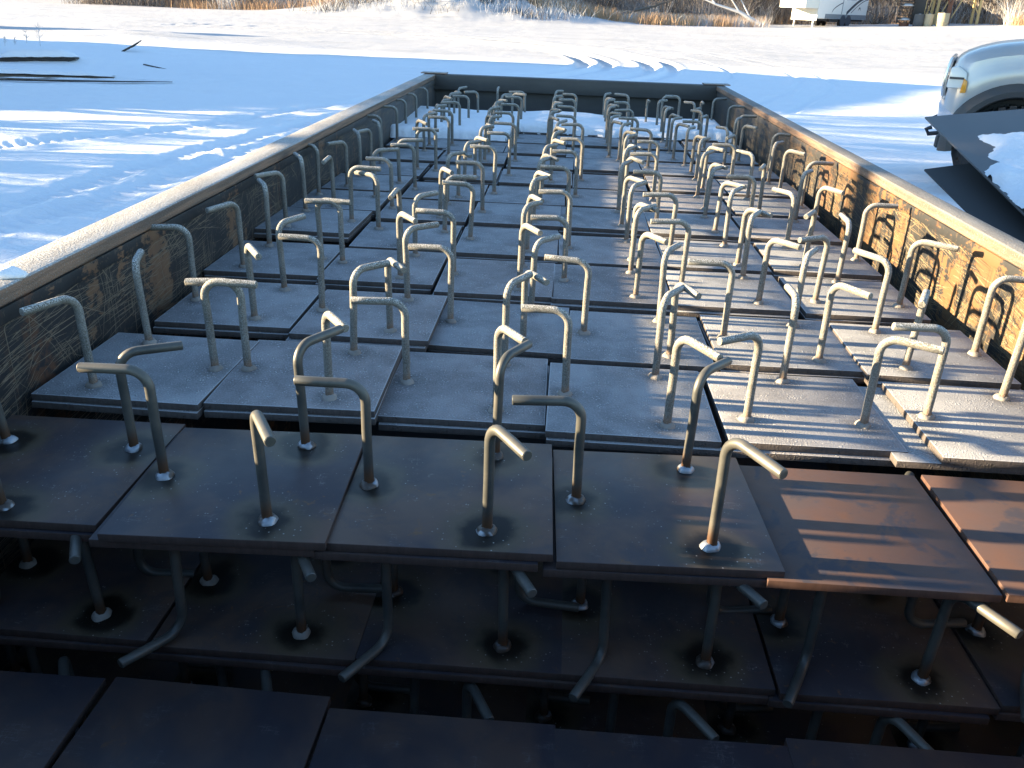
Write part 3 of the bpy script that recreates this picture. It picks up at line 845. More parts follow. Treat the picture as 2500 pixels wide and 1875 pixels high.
    # front
    m = MB()
    for s in (-1, 1): pass
    m.tube([(-0.10, -0.60, 0.63), (-0.115, 0, 0.63), (-0.10, 0.60, 0.63)], 0.015, 8)
    gr = MB(); gr.box((-0.035, -0.55, 0.90), (0.03, 0.55, 1.22))
    gl = link('grille', gr.mesh('grille', False, 0.02, 2, fix=True), M['dark'], t)
    for k in range(4):
        q = MB(); q.box((-0.045, -0.56, 0.93+0.08*k), (-0.030, 0.56, 0.96+0.08*k)); link('grille_bar', q.mesh('grille_bar', fix=True), M['chrome'], gl)
    q = MB(); q.tube([(-0.03, -0.58, 0.88), (-0.045, -0.60, 1.05), (-0.02, -0.58, 1.23), (-0.02, 0.58, 1.23), (-0.045, 0.60, 1.05), (-0.03, 0.58, 0.88)], 0.022, 8); link('grille_surround', q.mesh('grille_surround', True, fix=True), M['chrome'], gl)
    for s in (-1, 1):
        q = MB(); q.prism([(-0.012, 0.98), (-0.004, 1.17), (0.06, 1.185), (0.145, 1.13), (0.165, 0.985)], s*0.70, s*0.962)
        h = link('headlight', q.mesh('headlight', True, 0.02, 2, fix=True), M['lens'], t)
        q = MB(); q.prism([(0.118, 0.94), (0.128, 1.08), (0.165, 1.05), (0.172, 0.945)], s*0.80, s*0.975); link('indicator', q.mesh('indicator', True, 0.01, 2, fix=True), M['amber'], h)
        q = MB(); q.prism([(0.0, 1.065), (0.0, 1.085), (0.13, 1.085), (0.13, 1.065)], s*0.80, s*0.970); link('trim', q.mesh('trim', fix=True), M['plastic'], h)
        # flares
        for cx in wc:
            q = MB(); ri, ro = wr-0.075, wr+0.045; N = 30; v2 = []; f2 = []
            for k in range(N+1):
                a = R(-6)+(math.pi+R(12))*k/N; ca, sa = math.cos(a), math.sin(a)
                for rr, yy in ((ro+.02, 0.95), (ro, 1.01), ((ri+ro)/2, 1.05), (ri+.01, 1.02), (ri-.03, 0.80)):
                    v2.append((cx+rr*ca, s*yy, wz+rr*sa))
            for k in range(N):
                for j in range(4):
                    f2.append((k*5+j, k*5+j+1, k*5+6+j, k*5+5+j))
            q.add(v2, f2); link('wheel_arch_flare', q.mesh('wheel_arch_flare', True, fix=True), M['plastic'], t)
            q = MB(); q.lathe([(0.50, -0.14), (0.50, 0.14)], (cx, s*0.62, wz+0.02), 24, 'Y'); link('wheel_well', q.mesh('wheel_well', fix=True), M['dark'], t)
            wheel(t, (cx, s*0.86, wz-0.03), 0.42, 0.28, s)
        q = MB(); q.tube([(0.02, s*0.62, 0.52), (-0.08, s*0.62, 0.50), (-0.11, s*0.62, 0.545), (-0.06, s*0.62, 0.57)], 0.022, 8); link('tow_hook', q.mesh('tow_hook', True, fix=True), M['dark'], t)
        q = MB(); q.prism([(1.75, 1.60), (1.70, 1.85), (1.80, 1.87), (1.86, 1.62)], s*0.90, s*1.16); link('mirror', q.mesh('mirror', False, 0.03, 2, fix=True), M['plastic'], t)
    q = MB(); N = 20; v2 = []; f2 = []
    for k in range(N+1):
        u = -1+2*k/N; y = u*0.965; x = -0.06+0.30*abs(u)**3.5
        for dx, z in ((0.10, .84), (0.01, .84), (0, .78), (0.015, .62), (0.06, .50), (0.16, .44)):
            v2.append((x+dx, y, z))
    for k in range(N):
        for j in range(5): f2.append((k*6+j, k*6+6+j, k*6+7+j, k*6+1+j))
    q.add(v2, f2); link('bumper', q.mesh('bumper', True, fix=True), M['chrome'], t)
    q = MB(); q.box((0.0, -0.9, 0.40), (0.30, 0.9, 0.52)); link('air_dam', q.mesh('air_dam', False, 0.02, 1, fix=True), M['plastic'], t)
    q = MB()
    for s in (-1, 1): q.box((3.85, s*0.985-0.02, 1.47), (5.8, s*0.985+0.0, 1.53))
    q.box((5.72, -0.96, 0.65), (5.815, 0.96, 1.52)); link('tailgate', q.mesh('tailgate', fix=True), M['silver'], t)
truck()

# ------------------------------------------------------------------ travel trailer
def text_obj(s, size, mat, parent, mtx, name='lettering'):
    cu = bpy.data.curves.new(name, 'FONT'); cu.body = s; cu.size = size; cu.extrude = 0.004; cu.resolution_u = 3
    o = bpy.data.objects.new('tmp', cu); COL.objects.link(o)
    dg = bpy.context.evaluated_depsgraph_get()
    me = bpy.data.meshes.new_from_object(o.evaluated_get(dg))
    bpy.data.objects.remove(o); bpy.data.curves.remove(cu)
    me.materials.clear()
    q = link(name, me, mat, parent); q.matrix_local = mtx
    return q
M['cream'] = plain('trailer_cream', (0.74, 0.72, 0.64), 0.4, 0.0, 0.04, 1.0)
M['greyband'] = plain('trailer_grey', (0.20, 0.22, 0.24), 0.5)
M['swoosh'] = plain('trailer_dark_stripe', (0.045, 0.055, 0.075), 0.4)
def trailer():
    # local: x runs from the nose (0) to the tail, the side we see faces -y
    az = R(46.5)
    bx, by = 19.95, 73.7
    g = gz(bx+1.5, by+1.0)
    t = thing('travel_trailer', (bx, by, g), (0, 0, R(90)-az), 'white fifth-wheel travel trailer with dark swooshes, at the far edge of the field', 'trailer')
    Ln, W = 7.6, 2.45
    m = MB(); m.box((0, 0, 0.55), (Ln, W, 3.75)); bd = link('body', m.mesh('body', False, 0.06, 2, fix=True), M['white'], t)
    m = MB(); m.prism([(-1.9, 1.28), (0.01, 1.28), (0.01, 3.70), (-1.5, 3.70), (-2.0, 2.5)], 0.02, W-0.02); link('nose', m.mesh('nose', False, 0.05, 2, fix=True), M['cream'], t)
    m = MB(); m.box((-0.03, 0.03, 0.40), (0.0, W-0.03, 1.26)); link('front_panel', m.mesh('front_panel', False, 0.01, 1, fix=True), M['cream'], t)
    m = MB(); m.box((1.1, -0.012, 0.56), (Ln-0.02, 0.0, 0.92)); link('skirt', m.mesh('skirt', fix=True), M['greyband'], t)
    def stripe(pts, w0):
        q = MB(); v2 = []; f2 = []; N = len(pts)
        for i, (x, z, w) in enumerate(pts):
            v2 += [(x, -0.006, z-w/2), (x, -0.006, z+w/2), (x, -0.001, z-w/2), (x, -0.001, z+w/2)]
        for i in range(N-1):
            a = i*4; f2 += [(a, a+1, a+5, a+4), (a+1, a+3, a+7, a+5), (a+2, a, a+4, a+6)]
        q.add(v2, f2); link('stripe', q.mesh('stripe', fix=True), M['swoosh'], bd)
    stripe([(4.3+i*0.3, 0.98+1.35*math.sin(i/11*math.pi/2), 0.30-0.012*i) for i in range(12)], 0)
    stripe([(5.0+i*0.25, 1.05+1.1*math.sin(i/11*math.pi/2), 0.07) for i in range(11)], 0)
    stripe([(6.1+i*0.08, 1.25+0.22*math.sin(i/5*3.14), 0.04+0.10*math.sin(i/5*3.14)) for i in range(6)], 0)
    stripe([(2.05+0.09*i*i*0.35, 0.98+0.12*i, 0.10-0.004*i) for i in range(8)], 0)
    stripe([(0.6+i*0.45, 2.32-0.20*math.sin(i/8*math.pi), 0.12) for i in range(9)], 0)
    m4 = Matrix.Translation((4.05, -0.004, 2.02)) @ Euler((R(90), 0, 0)).to_matrix().to_4x4()
    text_obj('SKYLARK', 0.36, M['greyband'], bd, m4)
    m = MB(); m.box((3.52, -0.02, 0.95), (3.58, -0.001, 2.6)); link('door_edge', m.mesh('door_edge', fix=True), M['greyband'], bd)
    m = MB(); m.box((3.6, -0.02, 2.35), (6.8, -0.001, 3.1)); link('window', m.mesh('window', fix=True), M['glass'], bd)
    m = MB(); m.box((0.3, 0.25, 0.40), (Ln-0.1, W-0.25, 0.56)); link('chassis', m.mesh('chassis', fix=True), M['dark'], t)
    for y in (0.35, W-0.35):
        m = MB(); m.box((-0.02, y-0.05, -0.1), (0.10, y+0.05, 0.57)); link('landing_leg', m.mesh('landing_leg', fix=True), M['cream'], t)
    for x in (3.9, 4.75):
        for y, s in ((0.16, -1), (W-0.16, 1)): wheel(t, (x, y, 0.33), 0.37, 0.24, s)
        m = MB(); m.lathe([(0.43, -0.02), (0.43, 0.0)], (x, -0.005, 0.45), 20, 'Y'); link('wheel_arch', m.mesh('wheel_arch', fix=True), M['swoosh'], t)
    m = MB(); m.box((2.0, 0.1, 0.32), (3.4, 0.5, 0.55)); link('step', m.mesh('step', fix=True), M['darkbeam'], t)
trailer()

# ------------------------------------------------------------------ things at the right end of the field edge
M['lumber'] = plain('fresh_lumber', (0.50, 0.36, 0.16), 0.7)
M['rustbrown'] = plain('rust_brown', (0.16, 0.07, 0.04), 0.8)
M['tub'] = plain('weathered_tub', (0.36, 0.31, 0.21), 0.8)
M['tubd'] = plain('dark_tub', (0.07, 0.075, 0.08), 0.7)
def at(px, y):       # ground point under an azimuth
    return px
def stack():
    x, y = 27.0, 74.0; g = gz(x, y)
    t = thing('pallet_stack', (x, y, g), (0, 0, -0.25), 'tall dark stack of pallets with snow between them, right of the trailer', 'pallet stack')
    for k in range(11):
        m = MB(); z = 0.25+0.26*k
        m.box((-0.55, -0.5, z), (0.55, 0.5, z+0.05)); m.box((-0.55, -0.5, z+0.05), (-0.45, 0.5, z+0.16)); m.box((0.45, -0.5, z+0.05), (0.55, 0.5, z+0.16))
        link('pallet', m.mesh('pallet', fix=True), M['darkbeam'], t)
    for z in (0.46, 1.5, 2.0):
        m = MB(); m.lathe([(0.52, 0), (0.5, 0.08), (0.34, 0.17), (0.1, 0.21)], (0, -0.1, z), 14); link('snow_cap', m.mesh('snow_cap', True, fix=True), M['snow'], t)
    m = MB(); m.lathe([(0.36, 0), (0.38, 0.1), (0.36, 0.24)], (0, -0.1, 0), 16); link('base_drum', m.mesh('base_drum', fix=True), M['rustbrown'], t)
    t2 = thing('cabinet', (x+1.05, y+0.3, gz(x+1, y)), (0, 0, -0.25), 'tall dark brown cabinet standing beside the pallet stack', 'cabinet')
    m = MB(); m.box((-0.42, -0.4, 0.1), (0.42, 0.4, 2.6)); link('case', m.mesh('case', False, 0.01, 1, fix=True), M['darkbeam'], t2)
    m = MB(); m.box((-0.38, -0.42, 0.15), (0.38, -0.401, 2.55)); link('door', m.mesh('door', fix=True), M['dark'], t2)
    m = MB(); m.box((0.42, -0.38, 0.1), (0.47, 0.38, 2.6)); link('side_panel', m.mesh('side_panel', fix=True), M['lumber'], t2)
stack()
def stand():
    x, y = 31.3, 74.5; g = gz(x, y)
    t = thing('timber_stand', (x, y, g), (0, 0, -0.1), 'pale lumber stand with posts and braces behind the tubs', 'timber frame')
    for px_, py_ in ((-1.6, 0), (1.5, 0), (-1.6, 1.4), (1.5, 1.4)):
        m = MB(); m.obox((px_*1.02, py_, 1.7), (0.09, 0, 0), (0, 0.09, 0), (-px_*0.03, 0, 1.75)); link('post', m.mesh('post', fix=True), M['lumber'], t)
    m = MB(); m.box((-1.7, -0.12, 1.95), (1.65, -0.09, 2.45)); link('beam', m.mesh('beam', fix=True), M['lumber'], t)
    m = MB(); m.box((-1.7, -0.1, 2.46), (1.65, 1.5, 2.55)); link('deck', m.mesh('deck', fix=True), M['lumber'], t)
    for a, b in (((-0.5, -0.15, 0.5), (0.1, -0.15, 2.0)), ((1.45, -0.15, 0.9), (0.7, -0.15, 2.0)), ((-1.5, -0.15, 0.3), (-0.9, -0.15, 2.0)), ((-2.6, -0.3, 0.0), (-2.1, -0.2, 2.6))):
        m = MB(); m.tube([a, b], 0.045, 6); link('brace', m.mesh('brace', fix=True), M['lumber'], t)
    t3 = thing('rusty_post', (x-1.0, y-0.6, g), (0, 0, 0), 'rusty orange forked post among the tubs', 'post')
    m = MB(); m.tube([(0, 0, 0), (0, 0, 1.3), (0.1, 0, 1.8)], [0.22, 0.19, 0.10], 8); link('shaft', m.mesh('shaft', fix=True), M['rustbrown'], t3)
    m = MB(); m.tube([(0, 0, 1.2), (-0.35, 0, 2.3)], 0.08, 6); link('fork', m.mesh('fork', fix=True), M['rustbrown'], t3)
    for k, (dx, dy, r_, h, mm, lab) in enumerate([(-3.55, -1.5, 0.40, 0.95, 'tubd', 'dark round tub, leftmost of the three tubs'), (-2.85, -1.7, 0.36, 0.95, 'tub', 'weathered tan tub in the middle of the three tubs'), (-1.95, -2.1, 0.47, 1.0, 'tub', 'large tan tub, rightmost of the three tubs')]):
        o = thing('round_tub', (x+dx, y+dy, gz(x+dx, y+dy)-0.05), (0, 0, 0), lab, 'tub', 'round tubs under the lumber stand')
        m = MB(); m.lathe([(r_*0.93, 0), (r_, h*0.33), (r_*1.02, h*0.36), (r_, h*0.39), (r_*0.97, h), (r_*0.85, h), (r_*0.84, h-0.12)], n=20); link('shell', m.mesh('shell', True, fix=True), M[mm], o)
        m = MB(); m.lathe([(r_*0.84, h-0.10), (r_*0.5, h-0.02), (0.05, h+0.03)], n=16); link('snow_cap', m.mesh('snow_cap', True, fix=True), M['snow'], o)
stand()

# ------------------------------------------------------------------ beams half buried in the snow at the left
def beam(name, a, b, w, h, mat, label, cat, lift=0.0, snow=None):
    a = Vector((a[0], a[1], gz(*a[:2])+(a[2] if len(a) > 2 else 0)+lift)); b = Vector((b[0], b[1], gz(*b[:2])+(b[2] if len(b) > 2 else 0)+lift))
    d = b-a; ax = d/2; side = Vector((-d.y, d.x, 0)).normalized()*w/2; up = ax.cross(side).normalized()*h/2
    if up.z < 0: up = -up
    t = thing(name, (a+b)/2, (0,0,0), label, cat, 'scrap beams half buried in snow')
    r_ = random.Random(label); n = 14; vs = []; fs = []
    for i in range(n+1):              # uneven, thinning towards its far end, buried below
        u = -1+2*i/n; k = (1-0.75*max(0, (u-0.1)/0.9)**1.5)*r_.uniform(.85, 1.1); q = r_.uniform(.85, 1.1)
        c = ax*u+up*(1-k)+up*r_.uniform(-.10, .04)
        vs += [c-side*q-up*k, c+side*q-up*k, c+side*q+up*k, c-side*q+up*k]
    for i in range(n):
        for j in range(4):
            fs.append((i*4+j, i*4+(j+1) % 4, i*4+4+(j+1) % 4, i*4+4+j))
    fs += [(3, 2, 1, 0), (n*4, n*4+1, n*4+2, n*4+3)]
    m = MB(); m.add(vs, fs); link('body', m.mesh('body', False, fix=True), mat, t)
    if snow:
        n = 24; vs = []; fs = []
        for i in range(n+1):
            u = -1+2*i/n
            for j in range(7):
                v = -1+2*j/6
                hh = snow*(1-abs(u)**6)*(1-abs(v)**3)+0.01*math.sin(i*1.3+j)
                p = ax*u*0.99+side*v*1.5+up+Vector((0, 0, 0.024+max(0, hh))); vs.append(tuple(p))
        for i in range(n):
            for j in range(6): fs.append((i*7+j, i*7+j+1, i*7+8+j, i*7+7+j))
        m = MB(); m.add(vs, fs); q = link('snow_cap', m.mesh('snow_cap', True, fix=True), M['snow'], t)
    return t
beam('scrap_beam', (-12.95, 18.42), (-11.32, 18.80), 0.30, 0.15, M['darkbeam'], 'thick dark beam with a deep cap of snow, farthest left', 'beam', -0.02, 0.16)
beam('scrap_beam', (-11.5, 14.75), (-8.8, 15.62, -0.09), 0.26, 0.13, M['timber'], 'grey-brown plank tapering into the snow, above the long thin bar', 'beam', 0.03, 0.07)
beam('scrap_beam', (-11.2, 14.15), (-7.5, 15.30), 0.07, 0.025, M['darkbeam'], 'long thin dark bar lying on the snow at the left edge', 'bar', 0.02, 0.01)
beam('scrap_beam', (-12.5, 23.1, -0.06), (-12.0, 23.4, 0.24), 0.14, 0.045, M['darkbeam'], 'short dark board sticking up at a slant from the snow', 'board', 0.03)
beam('scrap_beam', (-9.95, 19.2, 0.0), (-8.95, 18.32, -0.03), 0.05, 0.025, M['darkbeam'], 'thin dark stick curving down into the snow', 'stick', 0.01)

# ------------------------------------------------------------------ plants
M['bark'] = plain('grey_bark', (0.12, 0.10, 0.085), 0.9, 0.0, 0.4, 6.0)
M['twig'] = plain('brown_twigs', (0.22, 0.185, 0.16), 0.9, 0.0, 0.5, 0.8)
M['twigd'] = plain('dark_twigs', (0.075, 0.063, 0.056), 0.9, 0.0, 0.5, 0.6)
M['frosttwig'] = plain('frosted_twigs', (0.55, 0.55, 0.56), 0.8, 0.0, 0.3, 0.8)
M['drygrass'] = plain('dry_grass', (0.46, 0.30, 0.175), 0.9, 0.0, 0.35, 0.5)
def branch_set(seed, H, spread, levels, n1, trunk_r, low=0.15):
    r_ = random.Random(seed); T_ = MB(); B = MB()
    pts = [Vector((0, 0, -0.2))]; p = Vector((0, 0, 0)); d = Vector((r_.uniform(-.12, .12), r_.uniform(-.12, .12), 1))
    for i in range(8):
        pts.append(p.copy()); p = p+d.normalized()*H/8; d += Vector((r_.uniform(-.14, .14), r_.uniform(-.14, .14), 0.05))
    T_.tube(pts, [trunk_r*(1-0.1*i) for i in range(len(pts))], 7)
    def grow(p, d, l, r, lev):
        q = [p]; dd = d.copy()
        for i in range(3):
            dd = (dd+Vector((r_.uniform(-.3, .3), r_.uniform(-.3, .3), r_.uniform(-.12, .25)))).normalized(); q.append(q[-1]+dd*l/3)
        B.tube(q, [r, r*.8, r*.6, r*.35], 3 if lev < levels else 4, False)
        if lev > 0:
            for k in range(r_.randint(3, 5)):
                i = r_.randint(1, 3); nd = (dd+Vector((r_.uniform(-1, 1), r_.uniform(-1, 1), r_.uniform(-.4, .8)))).normalized()
                grow(q[i], nd, l*r_.uniform(.45, .75), r*.5, lev-1)
    for k in range(n1):
        i = r_.randint(1, 8) if low < 0.3 else r_.randint(3, 8); a = r_.uniform(0, 6.28)
        grow(pts[i], Vector((math.cos(a)*spread, math.sin(a)*spread, r_.uniform(.1, 1.0))).normalized(), H*r_.uniform(.22, .42), trunk_r*.42, levels)
    return T_.mesh('trunk', True, fix=True), B.mesh('branches')
TREES = [branch_set(s, h, 1.0, 2, 15, tr) for s, h, tr in ((1, 7.5, .13), (2, 6.5, .10), (3, 8.5, .16), (4, 5.5, .09), (5, 7.0, .12))]
TREES.append(branch_set(9, 6.5, 1.0, 3, 30, .17, 0.4)); TREES.append(branch_set(12, 6.0, 1.0, 3, 34, .15, 0.4))
def tree(x, y, k, sc, label, group, name='bare_tree', mats=('bark', 'twig')):
    t = thing(name, (x, y, gz(x, y)-0.05), (0, 0, random.uniform(0, 6.28)), label, 'tree', group)
    t.scale = (sc, sc, sc)
    tr, br = TREES[k]
    link('trunk', tr, M[mats[0]], t); link('branches', br, M[mats[1]], t)
    return t
for i in range(88):
    x = -44+i*1.16+random.uniform(-.6, .6); y = 72+random.uniform(0, 14)
    if -24 < x < 34: y = 82+random.uniform(0, 12)
    dk = random.random() < 0.35 or x > 27
    tree(x, y, random.randrange(5), random.uniform(.75, 1.25), 'leafless tree in the wood along the far edge of the snowy field', 'bare trees along the far edge', mats=('bark', 'twigd' if dk else 'twig'))

def blades(name, n, place, hmin, hmax, w, mat, label, lean=0.35, kind='stuff', pieces=1):
    vs = []; fs = []
    for i in range(n):
        x, y = place(); z = 0
        h = random.uniform(hmin, hmax); a = random.uniform(0, 6.28)
        dx, dy = math.cos(a)*w, math.sin(a)*w
        lx, ly = random.gauss(0, lean)*h, random.gauss(0, lean)*h
        o = len(vs)
        vs += [(x-dx, y-dy, -0.1), (x+dx, y+dy, -0.1), (x+lx*.4+dx*.7, y+ly*.4+dy*.7, h*.55), (x+lx*.4-dx*.7, y+ly*.4-dy*.7, h*.55), (x+lx+dx*.15, y+ly+dy*.15, h), (x+lx-dx*.15, y+ly-dy*.15, h)]
        fs += [(o, o+1, o+2, o+3), (o+3, o+2, o+4, o+5)]
    v = np.array(vs); g = ground_h(v[::6, 0].copy(), v[::6, 1].copy()); v[:, 2] += np.repeat(g, 6)
    m = MB(); m.v = [tuple(p) for p in v]; m.f = fs
    o = link(name, m.mesh(name), mat); tag(o, label, 'plants', kind=kind)
def fld(x0, x1, y0, y1, clump=None, tall=False):
    cl = [(random.uniform(x0, x1), random.uniform(y0, y1), random.uniform(.4, 1.5)) for _ in range(clump or 1)]
    def f():
        for _ in range(50):
            if not clump: q = random.uniform(x0, x1), random.uniform(y0, y1)
            else:
                c = random.choice(cl); q = random.gauss(c[0], c[2]), random.gauss(c[1], c[2]*.5)
            if not (15.5 < q[0] < 34 and q[1] < 82.5 - 0.25*max(0, q[0]-28)*4) and not (tall and -6 < q[0] <= 15.5 and q[1] < 79.5+random.uniform(-2, 1)): break
        return q
    return f
blades('dry_grass', 42000, fld(-36, 44, 68.5, 85, 240), .25, .95, .014, M['drygrass'], 'tan dry grass along the far edge of the snow')
blades('undergrowth', 26000, fld(-42, 46, 71, 88, None, True), .8, 3.6, .016, M['twig'], 'tangle of brown brush along the far edge of the field', .45)
blades('dark_undergrowth', 16000, fld(-42, 46, 75, 90, 60, True), .6, 3.4, .026, M['twigd'], 'darker brush behind the brown brush', .5)
blades('frosted_brush', 16000, fld(-30, 44, 70, 84, 110, True), .4, 2.2, .012,
    M['frosttwig'], 'taller frosted twigs among the brush', .55)
blades('low_brush', 9000, fld(-6, 16, 70, 80, 60), .2, .9, .012, M['frosttwig'], 'frosted twigs among the brush', .55)
blades('bank_brush', 4500, fld(-19, 0, 64, 77, 90), .2, .8, .014, M['twigd'], 'short dark brush on the snowy bank', .6)
blades('bank_frost', 4500, fld(-19, 0, 64, 77, 90), .2, .9, .012, M['frosttwig'], 'frosted stems on the snowy bank', .6)
M['hill'] = plain('wooded_slope', (0.10, 0.082, 0.07), 0.95, 0.0, 0.5, 0.5)
def backdrop():
    nx, ny = 220, 24
    xs = np.linspace(-160, 170, nx); ts = np.linspace(0, 1, ny)
    X, Tt = np.meshgrid(xs, ts)
    Y = 88+Tt*46+3*fbm(X*.06, X*0, 3, 77); Z = ground_h(X.ravel(), Y.ravel()).reshape(X.shape)
    Z = Z+(sstep(Tt, 0, .22)*5.0+Tt*4+3.0*fbm(X*.35, Tt*9, 5, 78))*np.where(Tt > 0, 1, 0)-0.2*(Tt == 0)
    vs = [tuple(p) for p in np.stack([X, Y, Z], -1).reshape(-1, 3)]
    fs = [(j*nx+i, j*nx+i+1, (j+1)*nx+i+1, (j+1)*nx+i) for j in range(ny-1) for i in range(nx-1)]
    m = MB(); m.add(vs, fs); o = link('wooded_hillside', m.mesh('wooded_hillside', True), M['hill']); tag(o, kind='structure')
backdrop()
def fallen():
    x, y = 12.9, 71.0
    t = thing('fallen_branch', (x, y, gz(x, y)), (0, 0, 0), 'pale snow-dusted fallen branch leaning down from the brush', 'branch')
    m = MB(); m.tube([(2.4, 0, 0.0), (1.5, .1, .5), (0.3, .2, 1.1), (-1.6, .4, 1.6), (-3.0, .6, 2.1)], [.2, .17, .12, .08, .03], 6); link('limb', m.mesh('limb', True, fix=True), M['frosttwig'], t)
    for a in (((0.3, .2, 1.1), (-.4, 0, 1.9), (-1.3, 0, 2.6)), ((1.2, .1, .7), (0.6, 0, 1.5), (-.2, 0, 2.6)), ((-1.6, .4, 1.6), (-2.4, .2, 2.4), (-3.2, .2, 3.0))):
        m = MB(); m.tube(a, [.07, .05, .02], 5); link('twig', m.mesh('twig', True, fix=True), M['frosttwig'], t)
    x, y = 4.6, 71.5
    t = thing('fallen_branch', (x, y, gz(x, y)), (0, 0, 0), 'long pale log rising to the right out of the dry grass', 'branch')
    m = MB(); m.tube([(-1.6, 0, .25), (0, 0, .7), (2.0, .2, 1.2), (4.6, .4, 2.2)], [.11, .10, .08, .04], 6); link('limb', m.mesh('limb', True, fix=True), M['bark'], t)
    m = MB(); m.tube([(2.0, .2, 1.2), (3.0, .1, 2.3)], [.05, .02], 5); link('twig', m.mesh('twig', True, fix=True), M['bark'], t)
fallen()
# frosted weeds by the buried beams
for k, (x, y, s, lab) in enumerate([(-15.02, 21.83, .30, 'frosted weed, leftmost of the weeds behind the dark beam'), (-14.96, 22.17, .26, 'small frosted weed between two taller ones'), (-14.94, 22.68, .36, 'dark-headed frosted weed behind the dark beam'), (-14.45, 22.5, .60, 'tallest frosted weed, rightmost behind the dark beam')]):
    t = thing('frosted_weed', (x, y, gz(x, y)-.05), (0, 0, 0), lab, 'weed', 'frosted weeds behind the beam')
    m = MB(); m.tube([(0, 0, 0), (.02, 0, s*.5), (.05, 0, s)], [.008, .006, .003], 5); link('stem', m.mesh('stem'), M['frosttwig'], t)
    m = MB(); r_ = random.Random(k)
    for q in range(26):
        z = s*r_.uniform(.3, .98); a = r_.uniform(0, 6.28); l = s*r_.uniform(.10, .28)
        m.tube([(.03, 0, z), (.03+math.cos(a)*l*.6, math.sin(a)*l*.6, z+l*.35), (.03+math.cos(a)*l, math.sin(a)*l, z+l*.8)], [.004, .004, .002], 3, False)
    link('twigs', m.mesh('twigs'), M['frosttwig'], t)

# ------------------------------------------------------------------ left of the frame: what casts the long shadows
M['siding'] = plain('metal_siding', (0.34, 0.33, 0.31), 0.6, 0.0, 0.1, 0.6)
M['roofing'] = plain('metal_roof', (0.20, 0.20, 0.21), 0.6, 0.0, 0.1, 0.6)
def workshop():
    x1, x0 = -25.0, -41.0; g = -0.95
    t = thing('workshop', (x1, 18.0, g), (0, 0, 0), 'metal-sided workshop with a gable and a lower lean-to, left of the field', 'building')
    k = math.tan(SUN_EL)
    prof = [(26.7, -.5), (26.6, 4.9), (24.0, 6.45), (21.1, 6.08), (18.5, 5.72), (16.8, 5.48), (15.2, 5.2), (13.4, 4.0), (11.8, 3.35), (10.7, 2.95), (9.6, 2.3), (9.5, -.5)]
    m = MB(); m.prism([(y-18.0, z) for y, z in prof], x0-x1, 0.0, 'X'); link('wall', m.mesh('wall', fix=True), M['siding'], t)
    rp = prof[1:-1]; vs = []; fs = []
    for x in (x0-x1-.3, .02):
        for y, z in rp: vs.append((x, y-18.0, z+.004))
        for y, z in rp: vs.append((x, y-18.0, z+.07))
    n = len(rp)
    for i in range(n-1):
        fs += [(i, i+1, 2*n+i+1, 2*n+i), (n+i, 3*n+i, 3*n+i+1, n+i+1), (i, n+i, n+i+1, i+1), (2*n+i, 2*n+i+1, 3*n+i+1, 3*n+i)]
    fs += [(0, 2*n, 3*n, n), (n-1, 2*n-1, 4*n-1, 3*n-1)]
    m = MB(); m.add(vs, fs); link('roof', m.mesh('roof', fix=True), M['roofing'], t)
    m = MB(); m.box((.005, -1.5, 0), (.05, 2.5, 3.6)); link('door', m.mesh('door', fix=True), M['white'], t)
    for y in (4.0, 5.6): 
        m = MB(); m.box((.005, y, 1.4), (.05, y+1.0, 2.4)); link('window', m.mesh('window', fix=True), M['glass'], t)
workshop()
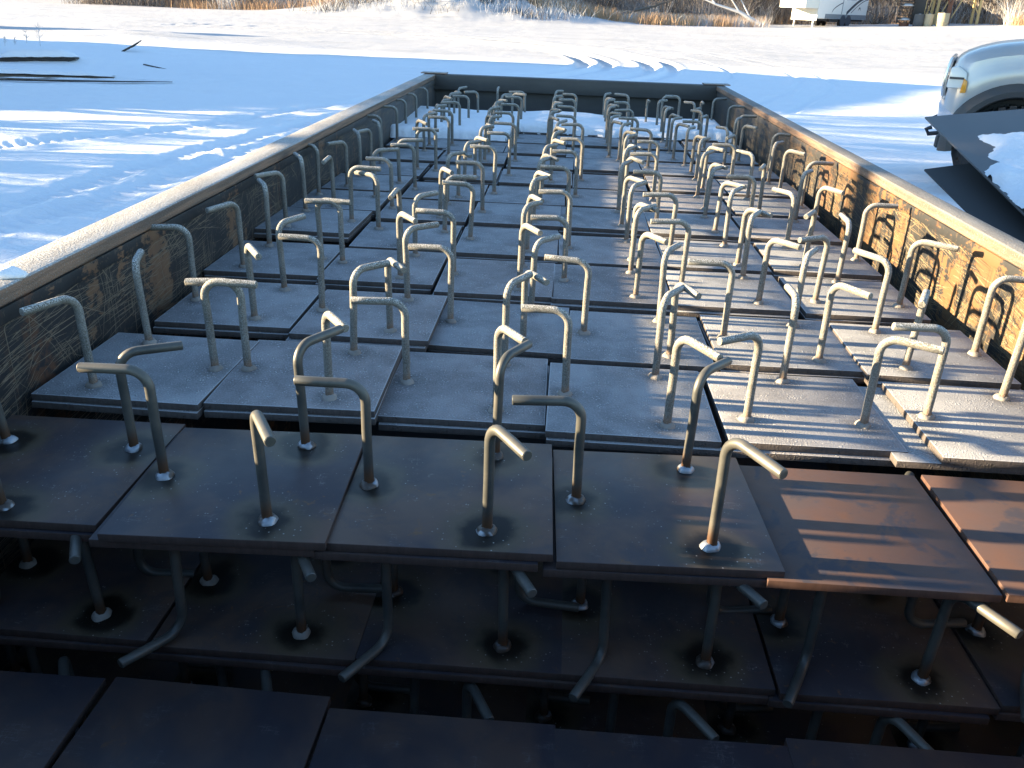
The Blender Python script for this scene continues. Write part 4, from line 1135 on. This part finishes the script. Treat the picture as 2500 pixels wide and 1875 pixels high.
def shed():
    x, y = -27.5, 35.6
    t = thing('small_shed', (x, y, gz(x, y)), (0, 0, 0), 'small low shed beyond the workshop', 'shed')
    m = MB(); m.box((-3, -1.3, 0), (0, 1.3, 2.2)); link('wall', m.mesh('wall', fix=True), M['siding'], t)
    m = MB(); m.prism([(-1.5, 2.2), (0, 2.75), (1.5, 2.2), (1.5, 2.12), (-1.5, 2.12)], -3.2, .2, 'X'); link('roof', m.mesh('roof', fix=True), M['roofing'], t)
    m = MB(); m.box((.004, -.5, .05), (.04, .5, 1.9)); link('door', m.mesh('door', fix=True), M['white'], t)
shed()
for k, (x, y, sc, q) in enumerate([(-17.5, 4.95, .78, 5), (-15.2, 5.6, .82, 6)]):
    tree(x, y, q, sc, ['bare tree left of the container, the one nearer the utility pole', 'bare tree left of the container, farther from the utility pole'][k], 'bare trees left of the container')
def pole():
    x, y = -15.0, POLE_Y
    t = thing('utility_pole', (x, y, gz(x, y)-.1), (0, 0, 0), 'weathered wooden utility pole left of the container, outside the frame', 'pole')
    m = MB(); m.tube([(0, 0, 0), (0.02, 0, 4), (0.03, 0, 8.5)], [.12, .11, .09], 14); link('shaft', m.mesh('shaft', True, fix=True), M['timber'], t)
    m = MB(); m.box((-.05, -1.1, 7.7), (.06, 1.1, 7.82)); link('crossarm', m.mesh('crossarm', fix=True), M['timber'], t)
    for q in (-.95, -.4, .4, .95):
        m = MB(); m.lathe([(.02, 7.82), (.05, 7.86), (.05, 7.93), (.03, 7.97)], (0, q, 0), 10); link('insulator', m.mesh('insulator', fix=True), M['glass'], t)
POLE_Y = 2.15
pole()
for k, (x, y, sc, q) in enumerate([(-16.4, 5.3, .80, 6), (-18.3, 6.9, 1.15, 5), (-19.2, 8.0, 1.2, 6), (-17.8, 9.7, 1.1, 5), (-19.5, 11.6, 1.2, 6), (-18.6, 13.4, 1.15, 5)]):
    tree(x, y, q, sc, 'tall bare tree in the row left of the snowy yard, outside the frame', 'row of bare trees left of the yard')
for k, (x, y, sc, q) in enumerate([(-12.2, 9.4, .24, 1), (-10.6, 8.7, .18, 3), (-9.8, 7.6, .22, 4), (-11.4, 6.6, .28, 0), (-8.8, 5.9, .17, 2), (-10.2, 5.0, .26, 1), (-8.2, 4.2, .16, 3), (-9.5, 3.3, .25, 4)]):
    tree(x, y, q, sc, 'unseen low bare shrub added to streak the left snow with shade', 'unseen shrubs added for shade left of the container', 'shade_shrub', ('bark', 'twigd'))  # unseen shrubs, added to throw shade streaks across the left snow
